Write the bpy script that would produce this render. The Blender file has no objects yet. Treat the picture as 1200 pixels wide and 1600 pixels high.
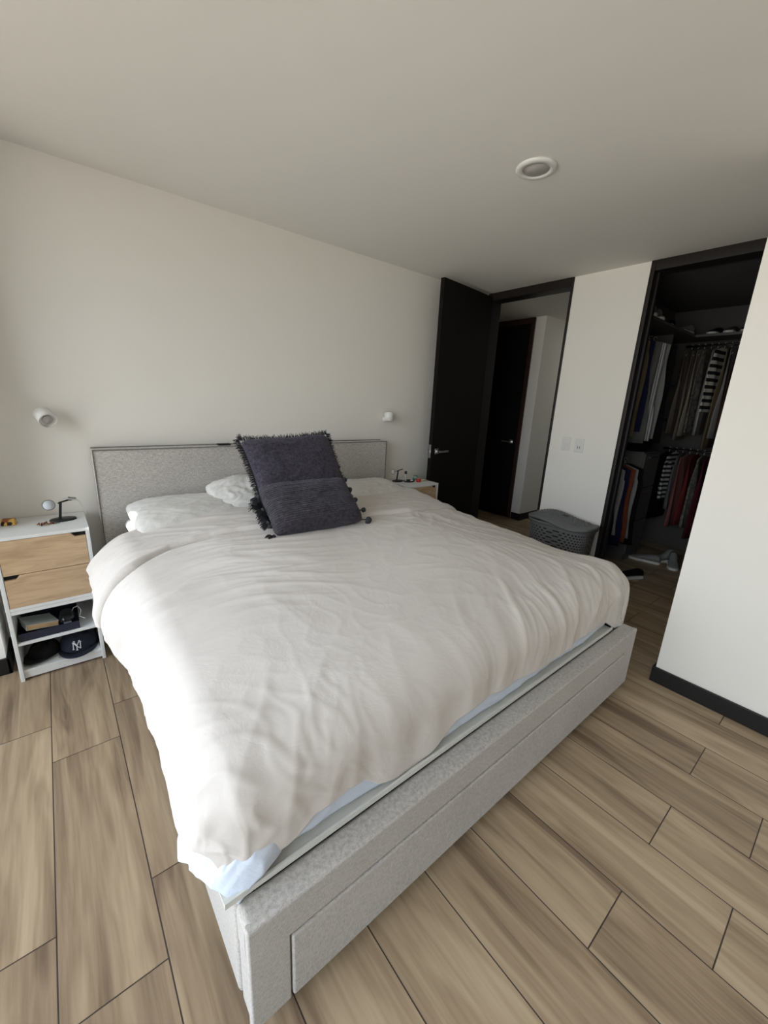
import bpy, bmesh, math, random
import numpy as np
from mathutils import Matrix, Vector
R_ = math.radians
random.seed(7)
S = bpy.context.scene
COL = S.collection

# ------------------------------------------------------------------ camera
cam_d = bpy.data.cameras.new('camera')
cam = bpy.data.objects.new('camera', cam_d)
COL.objects.link(cam)
cam_d.sensor_fit = 'VERTICAL'
cam_d.sensor_height = 36.0
cam_d.lens = 630.437 / 1600 * 36.0
cam_d.clip_start = 0.02
cam.matrix_world = Matrix(((0.777416944853317, 0.1319998477055188, -0.6149788078142647, -0.17332051),
                           (-0.6273134403398088, 0.2339628772865702, -0.7427915048119643, -2.7916301),
                           (0.04583384583435763, 0.9632431739999557, 0.26469198385769677, 1.44093903),
                           (0, 0, 0, 1)))
S.camera = cam

# ------------------------------------------------------------------ light and exposure
S.view_settings.view_transform = 'Standard'
S.view_settings.look = 'None'
S.view_settings.gamma = 1.0
S.view_settings.use_curve_mapping = False
S.view_settings.exposure = 0.0

world = bpy.data.worlds.new('daylight')
S.world = world
world.use_nodes = True
wn = world.node_tree
wn.nodes.clear()
SKY = 6.7
w_out = wn.nodes.new('ShaderNodeOutputWorld')
w_bg = wn.nodes.new('ShaderNodeBackground')
w_tc = wn.nodes.new('ShaderNodeTexCoord')
w_sep = wn.nodes.new('ShaderNodeSeparateXYZ')
w_cr = wn.nodes.new('ShaderNodeValToRGB')
wn.links.new(w_tc.outputs['Generated'], w_sep.inputs[0])
w_map = wn.nodes.new('ShaderNodeMapRange')
w_map.inputs[1].default_value = -1
w_map.inputs[2].default_value = 1
wn.links.new(w_sep.outputs[2], w_map.inputs[0])
wn.links.new(w_map.outputs[0], w_cr.inputs[0])
el = w_cr.color_ramp.elements
el[0].position = 0.46; el[0].color = (0.60, 0.57, 0.51, 1)      # ground and facades outside
el[1].position = 0.53; el[1].color = (0.62, 0.68, 0.73, 1)      # hazy horizon
e3 = el.new(0.78); e3.color = (1.00, 1.12, 1.27, 1)              # zenith
wn.links.new(w_cr.outputs[0], w_bg.inputs[0])
w_bg.inputs[1].default_value = SKY
wn.links.new(w_bg.outputs[0], w_out.inputs[0])

def area(name, loc, size, rot, power, color=(1, 1, 1), portal=False):
    l = bpy.data.lights.new(name, 'AREA')
    l.shape = 'RECTANGLE'; l.size, l.size_y = size
    l.energy = power; l.color = color
    if portal: l.cycles.is_portal = True
    o = bpy.data.objects.new(name, l); COL.objects.link(o)
    o.location = loc; o.rotation_euler = rot
    return o

XWIN = -1.5
WIN_Y0, WIN_Y1, WIN_Z1 = -0.27, -3.7, 2.45
area('window_portal', (XWIN - 0.06, (WIN_Y0 + WIN_Y1) / 2, WIN_Z1 / 2), (WIN_Z1, WIN_Y0 - WIN_Y1), (0, R_(-90), 0), 1, portal=True)
area('hall_fill_light', (5.55, -0.45, 2.46), (0.5, 0.5), (0, 0, 0), 1.5, (0.95, 1.0, 0.96))  # added lamp to brighten the hall, not a real opening

# added spot lamp outside the window: a tight beam making the pillow's sun patch
sp = bpy.data.lights.new('pillow_sun_spot', 'SPOT')
sp.energy = 5200; sp.spot_size = R_(1.25); sp.spot_blend = 0.05; sp.shadow_soft_size = 0.01; sp.color = (1, 0.97, 0.92)
spo = bpy.data.objects.new('pillow_sun_spot', sp); COL.objects.link(spo)
spo.location = (-6.2, -3.4, 3.9)
spo.rotation_euler = (Vector((0.10, -0.33, 0.72)) - Vector(spo.location)).to_track_quat('-Z', 'Y').to_euler()

# ------------------------------------------------------------------ material helpers
def new_mat(name):
    m = bpy.data.materials.new(name); m.use_nodes = True
    nt = m.node_tree; b = nt.nodes['Principled BSDF']
    return m, nt, b

def N(nt, t, **kw):
    n = nt.nodes.new('ShaderNode' + t)
    for k, v in kw.items(): setattr(n, k, v)
    return n

def rgb(c): return (c[0], c[1], c[2], 1)

def mat(name, color, rough=0.6, metal=0.0, spec=0.4, color2=None, nscale=20, mix=0.5, bump=0.0, bscale=200, stretch=(1, 1, 1), coat=0, emission=None):
    m, nt, b = new_mat(name)
    b.inputs['Roughness'].default_value = rough
    b.inputs['Metallic'].default_value = metal
    b.inputs['Specular IOR Level'].default_value = spec
    if coat: b.inputs['Coat Weight'].default_value = coat
    tc = N(nt, 'TexCoord'); mp = N(nt, 'Mapping'); mp.inputs['Scale'].default_value = stretch
    nt.links.new(tc.outputs['Object'], mp.inputs[0])
    nz = N(nt, 'TexNoise'); nz.inputs['Scale'].default_value = nscale; nz.inputs['Detail'].default_value = 3
    nt.links.new(mp.outputs[0], nz.inputs['Vector'])
    cr = N(nt, 'ValToRGB')
    c2 = color2 or tuple(x * 0.93 for x in color)
    cr.color_ramp.elements[0].position = 0.5 - mix / 2; cr.color_ramp.elements[0].color = rgb(color)
    cr.color_ramp.elements[1].position = 0.5 + mix / 2; cr.color_ramp.elements[1].color = rgb(c2)
    nt.links.new(nz.outputs['Fac'], cr.inputs[0]); nt.links.new(cr.outputs[0], b.inputs['Base Color'])
    if bump:
        n2 = N(nt, 'TexNoise'); n2.inputs['Scale'].default_value = bscale; n2.inputs['Detail'].default_value = 4
        nt.links.new(mp.outputs[0], n2.inputs['Vector'])
        bp = N(nt, 'Bump'); bp.inputs['Strength'].default_value = bump; bp.inputs['Distance'].default_value = 0.004
        nt.links.new(n2.outputs['Fac'], bp.inputs['Height']); nt.links.new(bp.outputs[0], b.inputs['Normal'])
    if emission:
        b.inputs['Emission Color'].default_value = rgb(emission[0]); b.inputs['Emission Strength'].default_value = emission[1]
    return m

def stripes(name, ca, cb, freq, axis=2, duty=0.5, rough=0.85):
    m, nt, b = new_mat(name)
    b.inputs['Roughness'].default_value = rough
    tc = N(nt, 'TexCoord'); sx = N(nt, 'SeparateXYZ'); nt.links.new(tc.outputs['Object'], sx.inputs[0])
    mu = N(nt, 'Math', operation='MULTIPLY'); mu.inputs[1].default_value = freq; nt.links.new(sx.outputs[axis], mu.inputs[0])
    fr = N(nt, 'Math', operation='FRACT'); nt.links.new(mu.outputs[0], fr.inputs[0])
    gt = N(nt, 'Math', operation='GREATER_THAN'); gt.inputs[1].default_value = duty; nt.links.new(fr.outputs[0], gt.inputs[0])
    mx = N(nt, 'Mix', data_type='RGBA'); mx.inputs[6].default_value = rgb(ca); mx.inputs[7].default_value = rgb(cb)
    nt.links.new(gt.outputs[0], mx.inputs[0]); nt.links.new(mx.outputs[2], b.inputs['Base Color'])
    return m

def linen(name, c1, c2, scale=1.0, bump=0.5):
    """slubby upholstery weave: horizontal and vertical thread noise"""
    m, nt, b = new_mat(name)
    b.inputs['Roughness'].default_value = 0.9; b.inputs['Specular IOR Level'].default_value = 0.15
    b.inputs['Sheen Weight'].default_value = 0.15
    tc = N(nt, 'TexCoord')
    outs = []
    for st in ((60, 60, 420), (420, 420, 60)):
        mp = N(nt, 'Mapping'); mp.inputs['Scale'].default_value = tuple(s * scale for s in st)
        nt.links.new(tc.outputs['Object'], mp.inputs[0])
        nz = N(nt, 'TexNoise'); nz.inputs['Scale'].default_value = 1; nz.inputs['Detail'].default_value = 2
        nt.links.new(mp.outputs[0], nz.inputs['Vector']); outs.append(nz)
    big = N(nt, 'TexNoise'); big.inputs['Scale'].default_value = 3; nt.links.new(tc.outputs['Object'], big.inputs['Vector'])
    mx = N(nt, 'Math', operation='ADD'); nt.links.new(outs[0].outputs['Fac'], mx.inputs[0]); nt.links.new(outs[1].outputs['Fac'], mx.inputs[1])
    m2 = N(nt, 'Math', operation='MULTIPLY_ADD'); m2.inputs[1].default_value = 0.35; nt.links.new(big.outputs['Fac'], m2.inputs[0]); nt.links.new(mx.outputs[0], m2.inputs[2])
    cr = N(nt, 'ValToRGB'); cr.color_ramp.elements[0].position = 0.0; cr.color_ramp.elements[1].position = 1.0
    mr = N(nt, 'MapRange'); mr.inputs[1].default_value = 0.95; mr.inputs[2].default_value = 1.4; nt.links.new(m2.outputs[0], mr.inputs[0])
    nt.links.new(mr.outputs[0], cr.inputs[0])
    cr.color_ramp.elements[0].color = rgb(c1); cr.color_ramp.elements[1].color = rgb(c2)
    nt.links.new(cr.outputs[0], b.inputs['Base Color'])
    bp = N(nt, 'Bump'); bp.inputs['Strength'].default_value = bump; bp.inputs['Distance'].default_value = 0.0015
    nt.links.new(mx.outputs[0], bp.inputs['Height']); nt.links.new(bp.outputs[0], b.inputs['Normal'])
    return m

def bedding(name, color, bump=0.35):
    m, nt, b = new_mat(name)
    b.inputs['Base Color'].default_value = rgb(color)
    b.inputs['Roughness'].default_value = 0.85; b.inputs['Specular IOR Level'].default_value = 0.2
    b.inputs['Sheen Weight'].default_value = 0.1
    tc = N(nt, 'TexCoord')
    w = N(nt, 'TexNoise'); w.inputs['Scale'].default_value = 3; nt.links.new(tc.outputs['Object'], w.inputs['Vector'])
    ad = N(nt, 'VectorMath', operation='MULTIPLY_ADD'); ad.inputs[1].default_value = (0.5, 0.5, 0.5)
    nt.links.new(w.outputs['Color'], ad.inputs[0]); nt.links.new(tc.outputs['Object'], ad.inputs[2])
    n1 = N(nt, 'TexNoise'); n1.inputs['Scale'].default_value = 14; n1.inputs['Detail'].default_value = 5; n1.inputs['Roughness'].default_value = 0.6
    nt.links.new(ad.outputs[0], n1.inputs['Vector'])
    # crease lines
    s1 = N(nt, 'Math', operation='SUBTRACT'); s1.inputs[1].default_value = 0.5; nt.links.new(n1.outputs['Fac'], s1.inputs[0])
    a1 = N(nt, 'Math', operation='ABSOLUTE'); nt.links.new(s1.outputs[0], a1.inputs[0])
    p1 = N(nt, 'Math', operation='POWER'); p1.inputs[1].default_value = 0.6; nt.links.new(a1.outputs[0], p1.inputs[0])
    n2 = N(nt, 'TexNoise'); n2.inputs['Scale'].default_value = 600; nt.links.new(tc.outputs['Object'], n2.inputs['Vector'])
    ma = N(nt, 'Math', operation='MULTIPLY_ADD'); ma.inputs[1].default_value = 0.05
    nt.links.new(n2.outputs['Fac'], ma.inputs[0]); nt.links.new(p1.outputs[0], ma.inputs[2])
    bp = N(nt, 'Bump'); bp.inputs['Strength'].default_value = bump; bp.inputs['Distance'].default_value = 0.006
    nt.links.new(ma.outputs[0], bp.inputs['Height']); nt.links.new(bp.outputs[0], b.inputs['Normal'])
    return m

def plank_floor():
    """wood-look porcelain planks running along Y, 0.228 x 0.907 m, quarter offset"""
    m, nt, b = new_mat('wood_look_floor_tile')
    L = nt.links.new
    geo = N(nt, 'NewGeometry'); sx = N(nt, 'SeparateXYZ'); L(geo.outputs['Position'], sx.inputs[0])
    def M(op, a, bb=None, c=None):
        n = N(nt, 'Math', operation=op)
        for i, v in enumerate((a, bb, c)):
            if v is None: continue
            if isinstance(v, (int, float)): n.inputs[i].default_value = v
            else: L(v, n.inputs[i])
        return n.outputs[0]
    W, LEN = 0.2279, 0.9075
    u = M('DIVIDE', M('SUBTRACT', sx.outputs[0], 0.7968), W)
    row = M('FLOOR', u); fu = M('FRACT', u)
    odd = M('ABSOLUTE', M('MODULO', row, 2.0))
    v0 = M('ADD', M('MULTIPLY', odd, -0.2300), -0.7830)
    v = M('DIVIDE', M('SUBTRACT', sx.outputs[1], v0), LEN)
    colm = M('FLOOR', v); fv = M('FRACT', v)
    cid = N(nt, 'CombineXYZ'); L(row, cid.inputs[0]); L(colm, cid.inputs[1])
    wn_ = N(nt, 'TexWhiteNoise', noise_dimensions='3D'); L(cid.outputs[0], wn_.inputs['Vector'])
    # grout mask
    gx = M('MINIMUM', fu, M('SUBTRACT', 1.0, fu)); gy = M('MINIMUM', fv, M('SUBTRACT', 1.0, fv))
    dist = M('MINIMUM', M('MULTIPLY', gx, W), M('MULTIPLY', gy, LEN))
    gr = N(nt, 'MapRange'); gr.interpolation_type = 'SMOOTHSTEP'
    gr.inputs[1].default_value = 0.0012; gr.inputs[2].default_value = 0.0022; L(dist, gr.inputs[0])
    # grain, stretched along Y, shifted per plank
    off = N(nt, 'VectorMath', operation='SCALE'); L(wn_.outputs['Color'], off.inputs[0]); off.inputs[3].default_value = 37.0
    pos = N(nt, 'VectorMath', operation='ADD'); L(geo.outputs['Position'], pos.inputs[0]); L(off.outputs[0], pos.inputs[1])
    def noise(scl, sc, det, rough, dist_=0.0):
        mp = N(nt, 'Mapping'); mp.inputs['Scale'].default_value = scl; L(pos.outputs[0], mp.inputs[0])
        n = N(nt, 'TexNoise'); n.inputs['Scale'].default_value = sc; n.inputs['Detail'].default_value = det
        n.inputs['Roughness'].default_value = rough; n.inputs['Distortion'].default_value = dist_
        L(mp.outputs[0], n.inputs['Vector']); return n.outputs['Fac']
    broad = noise((9, 1.0, 1), 1.0, 2, 0.5, 0.6)
    # cathedral veins: bands of a warped broad field
    veins = M('ABSOLUTE', M('SUBTRACT', M('FRACT', M('MULTIPLY', broad, 7.0)), 0.5))
    fine = noise((110, 5, 1), 1.0, 4, 0.65, 0.2)
    mid = noise((26, 1.6, 1), 1.0, 3, 0.6, 0.5)
    g = M('ADD', M('MULTIPLY', broad, 0.75), M('MULTIPLY', mid, 0.55))
    g = M('ADD', g, M('MULTIPLY', fine, 0.22))
    g = M('ADD', g, M('MULTIPLY', veins, 0.20))
    g = M('ADD', g, M('MULTIPLY', wn_.outputs['Value'], 0.14))
    mr = N(nt, 'MapRange'); mr.inputs[1].default_value = 0.62; mr.inputs[2].default_value = 1.18; L(g, mr.inputs[0])
    cr = N(nt, 'ValToRGB'); L(mr.outputs[0], cr.inputs[0])
    e = cr.color_ramp.elements
    e[0].position = 0.0; e[0].color = (0.175, 0.122, 0.080, 1)
    e[1].position = 1.0; e[1].color = (0.52, 0.405, 0.275, 1)
    q = e.new(0.35); q.color = (0.325, 0.238, 0.153, 1)
    q = e.new(0.62); q.color = (0.42, 0.318, 0.208, 1)
    mx = N(nt, 'Mix', data_type='RGBA'); L(gr.outputs[0], mx.inputs[0])
    mx.inputs[6].default_value = (0.050, 0.035, 0.026, 1); L(cr.outputs[0], mx.inputs[7])
    L(mx.outputs[2], b.inputs['Base Color'])
    b.inputs['Specular IOR Level'].default_value = 0.35
    rr = N(nt, 'MapRange'); rr.inputs[3].default_value = 0.42; rr.inputs[4].default_value = 0.60; L(fine, rr.inputs[0])
    L(rr.outputs[0], b.inputs['Roughness'])
    h = M('ADD', M('MULTIPLY', gr.outputs[0], 1.0), M('MULTIPLY', fine, 0.22))
    bp = N(nt, 'Bump'); bp.inputs['Strength'].default_value = 0.5; bp.inputs['Distance'].default_value = 0.0015
    L(h, bp.inputs['Height']); L(bp.outputs[0], b.inputs['Normal'])
    return m

def oak(name, c1=(0.42, 0.285, 0.165), c2=(0.60, 0.43, 0.27)):
    m, nt, b = new_mat(name); L = nt.links.new
    b.inputs['Roughness'].default_value = 0.55
    tc = N(nt, 'TexCoord'); mp = N(nt, 'Mapping'); mp.inputs['Scale'].default_value = (3.5, 10, 30); L(tc.outputs['Object'], mp.inputs[0])
    n = N(nt, 'TexNoise'); n.inputs['Scale'].default_value = 1; n.inputs['Detail'].default_value = 5; n.inputs['Distortion'].default_value = 1.2; L(mp.outputs[0], n.inputs['Vector'])
    mp2 = N(nt, 'Mapping'); mp2.inputs['Scale'].default_value = (14, 60, 260); L(tc.outputs['Object'], mp2.inputs[0])
    n2 = N(nt, 'TexNoise'); n2.inputs['Scale'].default_value = 1; n2.inputs['Detail'].default_value = 2; L(mp2.outputs[0], n2.inputs['Vector'])
    ad = N(nt, 'Math', operation='MULTIPLY_ADD'); ad.inputs[1].default_value = 0.35; L(n2.outputs['Fac'], ad.inputs[0]); L(n.outputs['Fac'], ad.inputs[2])
    cr = N(nt, 'ValToRGB'); L(ad.outputs[0], cr.inputs[0])
    cr.color_ramp.elements[0].position = 0.45; cr.color_ramp.elements[0].color = rgb(c1)
    cr.color_ramp.elements[1].position = 0.85; cr.color_ramp.elements[1].color = rgb(c2)
    L(cr.outputs[0], b.inputs['Base Color'])
    return m

M_wall = mat('white_wall_paint', (0.845, 0.82, 0.765), 0.9, spec=0.2, color2=(0.835, 0.81, 0.755), nscale=3, bump=0.08, bscale=60)
M_ceil = mat('white_ceiling_paint', (0.79, 0.765, 0.715), 0.95, spec=0.15, color2=(0.78, 0.755, 0.705), nscale=4, bump=0.05, bscale=80)
M_floor = plank_floor()
M_darkwood = mat('espresso_door_veneer', (0.0065, 0.0060, 0.0062), 0.6, spec=0.12, color2=(0.010, 0.008, 0.008), nscale=5, stretch=(12, 12, 0.7), bump=0.06, bscale=40)
M_frame = mat('black_brown_frame', (0.012, 0.0095, 0.009), 0.45, spec=0.3, color2=(0.017, 0.013, 0.012), nscale=6, stretch=(10, 10, 1))
M_base = mat('black_skirting', (0.012, 0.0115, 0.012), 0.4, spec=0.35)
M_linen = linen('light_grey_linen', (0.35, 0.33, 0.305), (0.53, 0.505, 0.475), 1.6, .25)
M_headlinen = linen('grey_headboard_linen', (0.36, 0.34, 0.32), (0.62, 0.59, 0.55), 1.0, .4)
M_pipe = mat('grey_piping', (0.20, 0.185, 0.17), 0.9)
M_duvet = bedding('white_duvet_cotton', (0.625, 0.585, 0.55), 0.14)
M_sheet = bedding('sky_tinted_sheet_cotton', (0.60, 0.66, 0.76), 0.3)  # blue tint of the skylight put into the sheet colour
M_pillow = bedding('white_pillowcase_cotton', (0.66, 0.645, 0.615), 0.3)
M_matt = mat('white_mattress_ticking', (0.68, 0.67, 0.65), 0.85)
M_basebd = mat('white_base_board', (0.66, 0.66, 0.62), 0.5)
M_white = mat('white_laminate', (0.72, 0.73, 0.72), 0.45, spec=0.4, color2=(0.78, 0.79, 0.78), nscale=5)
M_oak = oak('light_oak_veneer')
M_black = mat('matte_black_plastic', (0.014, 0.015, 0.017), 0.45)
M_dark = mat('dark_void_lining', (0.02, 0.02, 0.02), 0.8)
M_chrome = mat('brushed_chrome', (0.62, 0.62, 0.64), 0.25, metal=1.0)
M_plastwhite = mat('white_plastic', (0.78, 0.78, 0.75), 0.4)
M_lens = mat('lamp_diffuser', (0.50, 0.47, 0.45), 0.5)
M_grey = mat('grey_basket_plastic', (0.165, 0.168, 0.168), 0.5, spec=0.3, color2=(0.155, 0.158, 0.158), nscale=10)
M_leg = mat('dark_brown_leg', (0.030, 0.018, 0.013), 0.4)
M_navy = mat('navy_cap_cloth', (0.012, 0.014, 0.028), 0.85, bump=0.2, bscale=500)
M_blackcloth = mat('black_cap_cloth', (0.009, 0.009, 0.010), 0.9, bump=0.2, bscale=500)
M_embroid = mat('white_embroidery', (0.80, 0.80, 0.82), 0.8)
M_closet = mat('shaded_grey_closet_laminate', (0.125, 0.12, 0.115), 0.55)  # laminate colour lowered to carry the dim closet's shade
M_closetwall = mat('shade_darkened_closet_paint', (0.105, 0.10, 0.095), 0.9)  # wall paint darkened to stand in for shade deep in the closet
M_metalrail = mat('dark_metal_rail', (0.09, 0.09, 0.095), 0.4, metal=0.8)

# ------------------------------------------------------------------ geometry helpers
def link(name, me, m=None, parent=None, smooth=False):
    o = bpy.data.objects.new(name, me); COL.objects.link(o)
    if m: me.materials.append(m)
    if parent is not None: o.parent = parent
    if smooth:
        me.polygons.foreach_set('use_smooth', [True] * len(me.polygons))
    return o

def from_bm(name, bm, m=None, parent=None, smooth=False, loc=None, recalc=True):
    if recalc: bmesh.ops.recalc_face_normals(bm, faces=bm.faces)
    if loc is not None:
        bmesh.ops.translate(bm, verts=bm.verts, vec=-Vector(loc))
    me = bpy.data.meshes.new(name); bm.to_mesh(me); bm.free()
    o = link(name, me, m, parent, smooth)
    if loc is not None: o.location = loc
    return o

def bx(bm, x0, x1, y0, y1, z0, z1, M=None):
    x0, x1 = sorted((x0, x1)); y0, y1 = sorted((y0, y1)); z0, z1 = sorted((z0, z1))
    v = [bm.verts.new((x, y, z)) for x in (x0, x1) for y in (y0, y1) for z in (z0, z1)]
    if M is not None:
        for a in v: a.co = M @ a.co
    for f in ((0, 1, 3, 2), (4, 6, 7, 5), (0, 4, 5, 1), (2, 3, 7, 6), (0, 2, 6, 4), (1, 5, 7, 3)):
        bm.faces.new([v[i] for i in f])
    return v

def bevel(o, w, seg=2, ang=40):
    md = o.modifiers.new('bevel', 'BEVEL'); md.width = w; md.segments = seg; md.limit_method = 'ANGLE'; md.angle_limit = R_(ang)
    o.data.polygons.foreach_set('use_smooth', [True] * len(o.data.polygons))
    md2 = o.modifiers.new('wn', 'WEIGHTED_NORMAL'); md2.keep_sharp = True
    return o

def box(name, x0, x1, y0, y1, z0, z1, m, parent=None, bev=0, seg=2):
    bm = bmesh.new(); bx(bm, x0, x1, y0, y1, z0, z1)
    o = from_bm(name, bm, m, parent)
    if bev: bevel(o, bev, seg)
    return o

def revolve(bm, prof, seg=32, M=None):
    """prof: list of (r,z); closes at r==0"""
    rings = []
    for r, z in prof:
        if r < 1e-6: rings.append([bm.verts.new((0, 0, z))])
        else: rings.append([bm.verts.new((r * math.cos(2 * math.pi * i / seg), r * math.sin(2 * math.pi * i / seg), z)) for i in range(seg)])
    for a, b in zip(rings, rings[1:]):
        for i in range(seg):
            j = (i + 1) % seg
            if len(a) == 1 and len(b) == 1: continue
            if len(a) == 1: bm.faces.new((a[0], b[i], b[j]))
            elif len(b) == 1: bm.faces.new((a[i], b[0], a[j]))
            else: bm.faces.new((a[i], b[i], b[j], a[j]))
    if M is not None:
        for r in rings:
            for v in r: v.co = M @ v.co

def lathe(name, prof, m, parent=None, seg=32, M=None, smooth=True):
    bm = bmesh.new(); revolve(bm, prof, seg, M)
    o = from_bm(name, bm, m, parent, smooth)
    return o

def cyl_prof(r, z0, z1, b=0.0):
    if b: return [(0, z0), (r - b, z0), (r, z0 + b), (r, z1 - b), (r - b, z1), (0, z1)]
    return [(0, z0), (r, z0), (r, z1), (0, z1)]

def tube(bm, pts, r, seg=8, closed=False, rads=None):
    pts = [Vector(p) for p in pts]; n = len(pts)
    rings = []
    up = Vector((0, 0, 1)); prev = None
    for i, p in enumerate(pts):
        if closed: t = (pts[(i + 1) % n] - pts[i - 1]).normalized()
        else: t = (pts[min(i + 1, n - 1)] - pts[max(i - 1, 0)]).normalized()
        if prev is None:
            a = up if abs(t.z) < 0.9 else Vector((1, 0, 0))
            nn = (a - t * a.dot(t)).normalized()
        else:
            nn = (prev - t * prev.dot(t)).normalized()
        prev = nn; bb = t.cross(nn)
        rr = rads[i] if rads else r
        rings.append([bm.verts.new(p + (nn * math.cos(2 * math.pi * k / seg) + bb * math.sin(2 * math.pi * k / seg)) * rr) for k in range(seg)])
    m = n if closed else n - 1
    for i in range(m):
        a, b = rings[i], rings[(i + 1) % n]
        for k in range(seg):
            l = (k + 1) % seg
            bm.faces.new((a[k], a[l], b[l], b[k]))
    if not closed:
        bm.faces.new(rings[0][::-1]); bm.faces.new(rings[-1])

def tag(o, label=None, cat=None, group=None, kind=None):
    if label: o['label'] = label
    if cat: o['category'] = cat
    if group: o['group'] = group
    if kind: o['kind'] = kind
    return o

def thing(name, label, cat, loc=(0, 0, 0), rz=0.0, group=None):
    o = bpy.data.objects.new(name, None); COL.objects.link(o)
    o.empty_display_size = 0.1
    o.location = loc; o.rotation_euler = (0, 0, rz)
    return tag(o, label, cat, group)

def struct(o, label=None, cat=None):
    o['kind'] = 'structure'
    if label: o['label'] = label
    if cat: o['category'] = cat
    return o

def copy_tree(o, parent=None, shared=True):
    c = o.copy(); COL.objects.link(c)
    if parent is not None: c.parent = parent
    for ch in [x for x in bpy.data.objects if x.parent == o]:
        copy_tree(ch, c)
    return c

# numpy value/gradient noise -----------------------------------------------
_rng = np.random.default_rng(11)
_perm = _rng.permutation(512)
_grad = _rng.normal(size=(512, 2)); _grad /= np.linalg.norm(_grad, axis=1)[:, None]
def pnoise(x, y, seed=0):
    xi = np.floor(x).astype(int); yi = np.floor(y).astype(int)
    xf = x - xi; yf = y - yi
    def g(ix, iy, dx, dy):
        h = _perm[(_perm[(ix + seed * 17) % 512] + iy + seed * 31) % 512]
        return _grad[h, 0] * dx + _grad[h, 1] * dy
    u = xf ** 3 * (xf * (xf * 6 - 15) + 10); v = yf ** 3 * (yf * (yf * 6 - 15) + 10)
    a = g(xi, yi, xf, yf); b = g(xi + 1, yi, xf - 1, yf)
    c = g(xi, yi + 1, xf, yf - 1); d = g(xi + 1, yi + 1, xf - 1, yf - 1)
    return 1.5 * ((a * (1 - u) + b * u) * (1 - v) + (c * (1 - u) + d * u) * v)
def ridged(x, y, seed=0, sharp=2.0):
    return (1 - np.clip(np.abs(pnoise(x, y, seed)) * 2.0, 0, 1)) ** sharp
def sstep(a, b, x):
    t = np.clip((x - a) / (b - a), 0, 1); return t * t * (3 - 2 * t)

def grid_mesh(name, P, m, parent=None, closed_u=False):
    nu, nv = P.shape[:2]
    me = bpy.data.meshes.new(name)
    verts = P.reshape(-1, 3)
    idx = np.arange(nu * nv).reshape(nu, nv)
    a = idx[:-1, :-1].ravel(); b = idx[1:, :-1].ravel(); c = idx[1:, 1:].ravel(); d = idx[:-1, 1:].ravel()
    faces = np.stack([a, b, c, d], 1)
    me.from_pydata(verts.tolist(), [], faces.tolist())
    me.update()
    return link(name, me, m, parent, smooth=True)

def normals_of(P):
    du = np.gradient(P, axis=0); dv = np.gradient(P, axis=1)
    n = np.cross(du, dv); n /= (np.linalg.norm(n, axis=2, keepdims=True) + 1e-9)
    return n

# ------------------------------------------------------------------ room shell
H = 2.487
XR = 3.3105            # wall with the door and the closet opening
XF = 4.489             # far hall wall
XCB = 5.10             # closet back wall
struct(box('balcony_floor', -2.9, XWIN - 0.1701, -5.0, 2.0, -0.06, -0.01, mat('pale_balcony_tile', (.55,.53,.49), .7)))
struct(box('floor', XWIN - .17, 6.2, -5.0, 2.0, -0.05, 0.0, M_floor), 'wood look plank tile floor in long staggered boards', 'floor')
struct(box('ceiling', XWIN - .17, 6.2, -5.0, 2.0, H, H + 0.08, M_ceil), 'plain white ceiling over the bed', 'ceiling')
struct(box('wall_back', XWIN - .17, XR, 0.0, 0.12, 0, H, M_wall), 'long white wall behind the headboard', 'wall')
struct(box('wall_front', XWIN - .17, 2.45, -4.75, -4.6, 0, H, M_wall))
# pillar beside the nightstand and the window wall
struct(box('wall_pillar', XWIN - .17, -0.505, -0.222, 0.0, 0, H, M_wall), 'white wall pillar left of the white nightstand', 'wall')
bm = bmesh.new()
bx(bm, XWIN - .17, XWIN, -4.6, -0.222, WIN_Z1, H)
bx(bm, XWIN - .17, XWIN, WIN_Y0, -0.222, 0, WIN_Z1)
bx(bm, XWIN - .17, XWIN, -4.6, WIN_Y1, 0, WIN_Z1)
struct(from_bm('wall_left', bm, M_wall))
# window: frame with mullions and panes
bm = bmesh.new()
fx0, fx1 = XWIN - 0.10, XWIN - 0.04
bx(bm, fx0, fx1, WIN_Y1, WIN_Y0, 0, 0.05); bx(bm, fx0, fx1, WIN_Y1, WIN_Y0, WIN_Z1 - 0.05, WIN_Z1)
for yy in (WIN_Y1, (WIN_Y0 + WIN_Y1) / 2 - 0.025, WIN_Y0 - 0.05):
    bx(bm, fx0, fx1, yy, yy + 0.05, 0.05, WIN_Z1 - 0.05)
M_alu = mat('dark_window_aluminium', (0.05, 0.05, 0.05), 0.4, metal=0.6)
win = struct(from_bm('window_1', bm, M_alu))
mg, nt, b = new_mat('clear_window_glass')
nt.nodes.remove(b)
tr = N(nt, 'BsdfTransparent'); gl = N(nt, 'BsdfGlossy'); gl.inputs['Roughness'].default_value = 0.02
fr = N(nt, 'Fresnel'); mxs = N(nt, 'MixShader'); fr.inputs[0].default_value = 1.35
nt.links.new(fr.outputs[0], mxs.inputs[0]); nt.links.new(tr.outputs[0], mxs.inputs[1]); nt.links.new(gl.outputs[0], mxs.inputs[2])
nt.links.new(mxs.outputs[0], nt.nodes['Material Output'].inputs[0])
for k in range(2):
    ya = WIN_Y1 + 0.05 + k * ((WIN_Y0 - WIN_Y1) / 2 - 0.0)
    bm = bmesh.new(); bx(bm, XWIN - 0.073, XWIN - 0.067, ya, ya + (WIN_Y0 - WIN_Y1) / 2 - 0.075, 0.05, WIN_Z1 - 0.05)
    from_bm('glass_pane', bm, mg, win)

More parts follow.
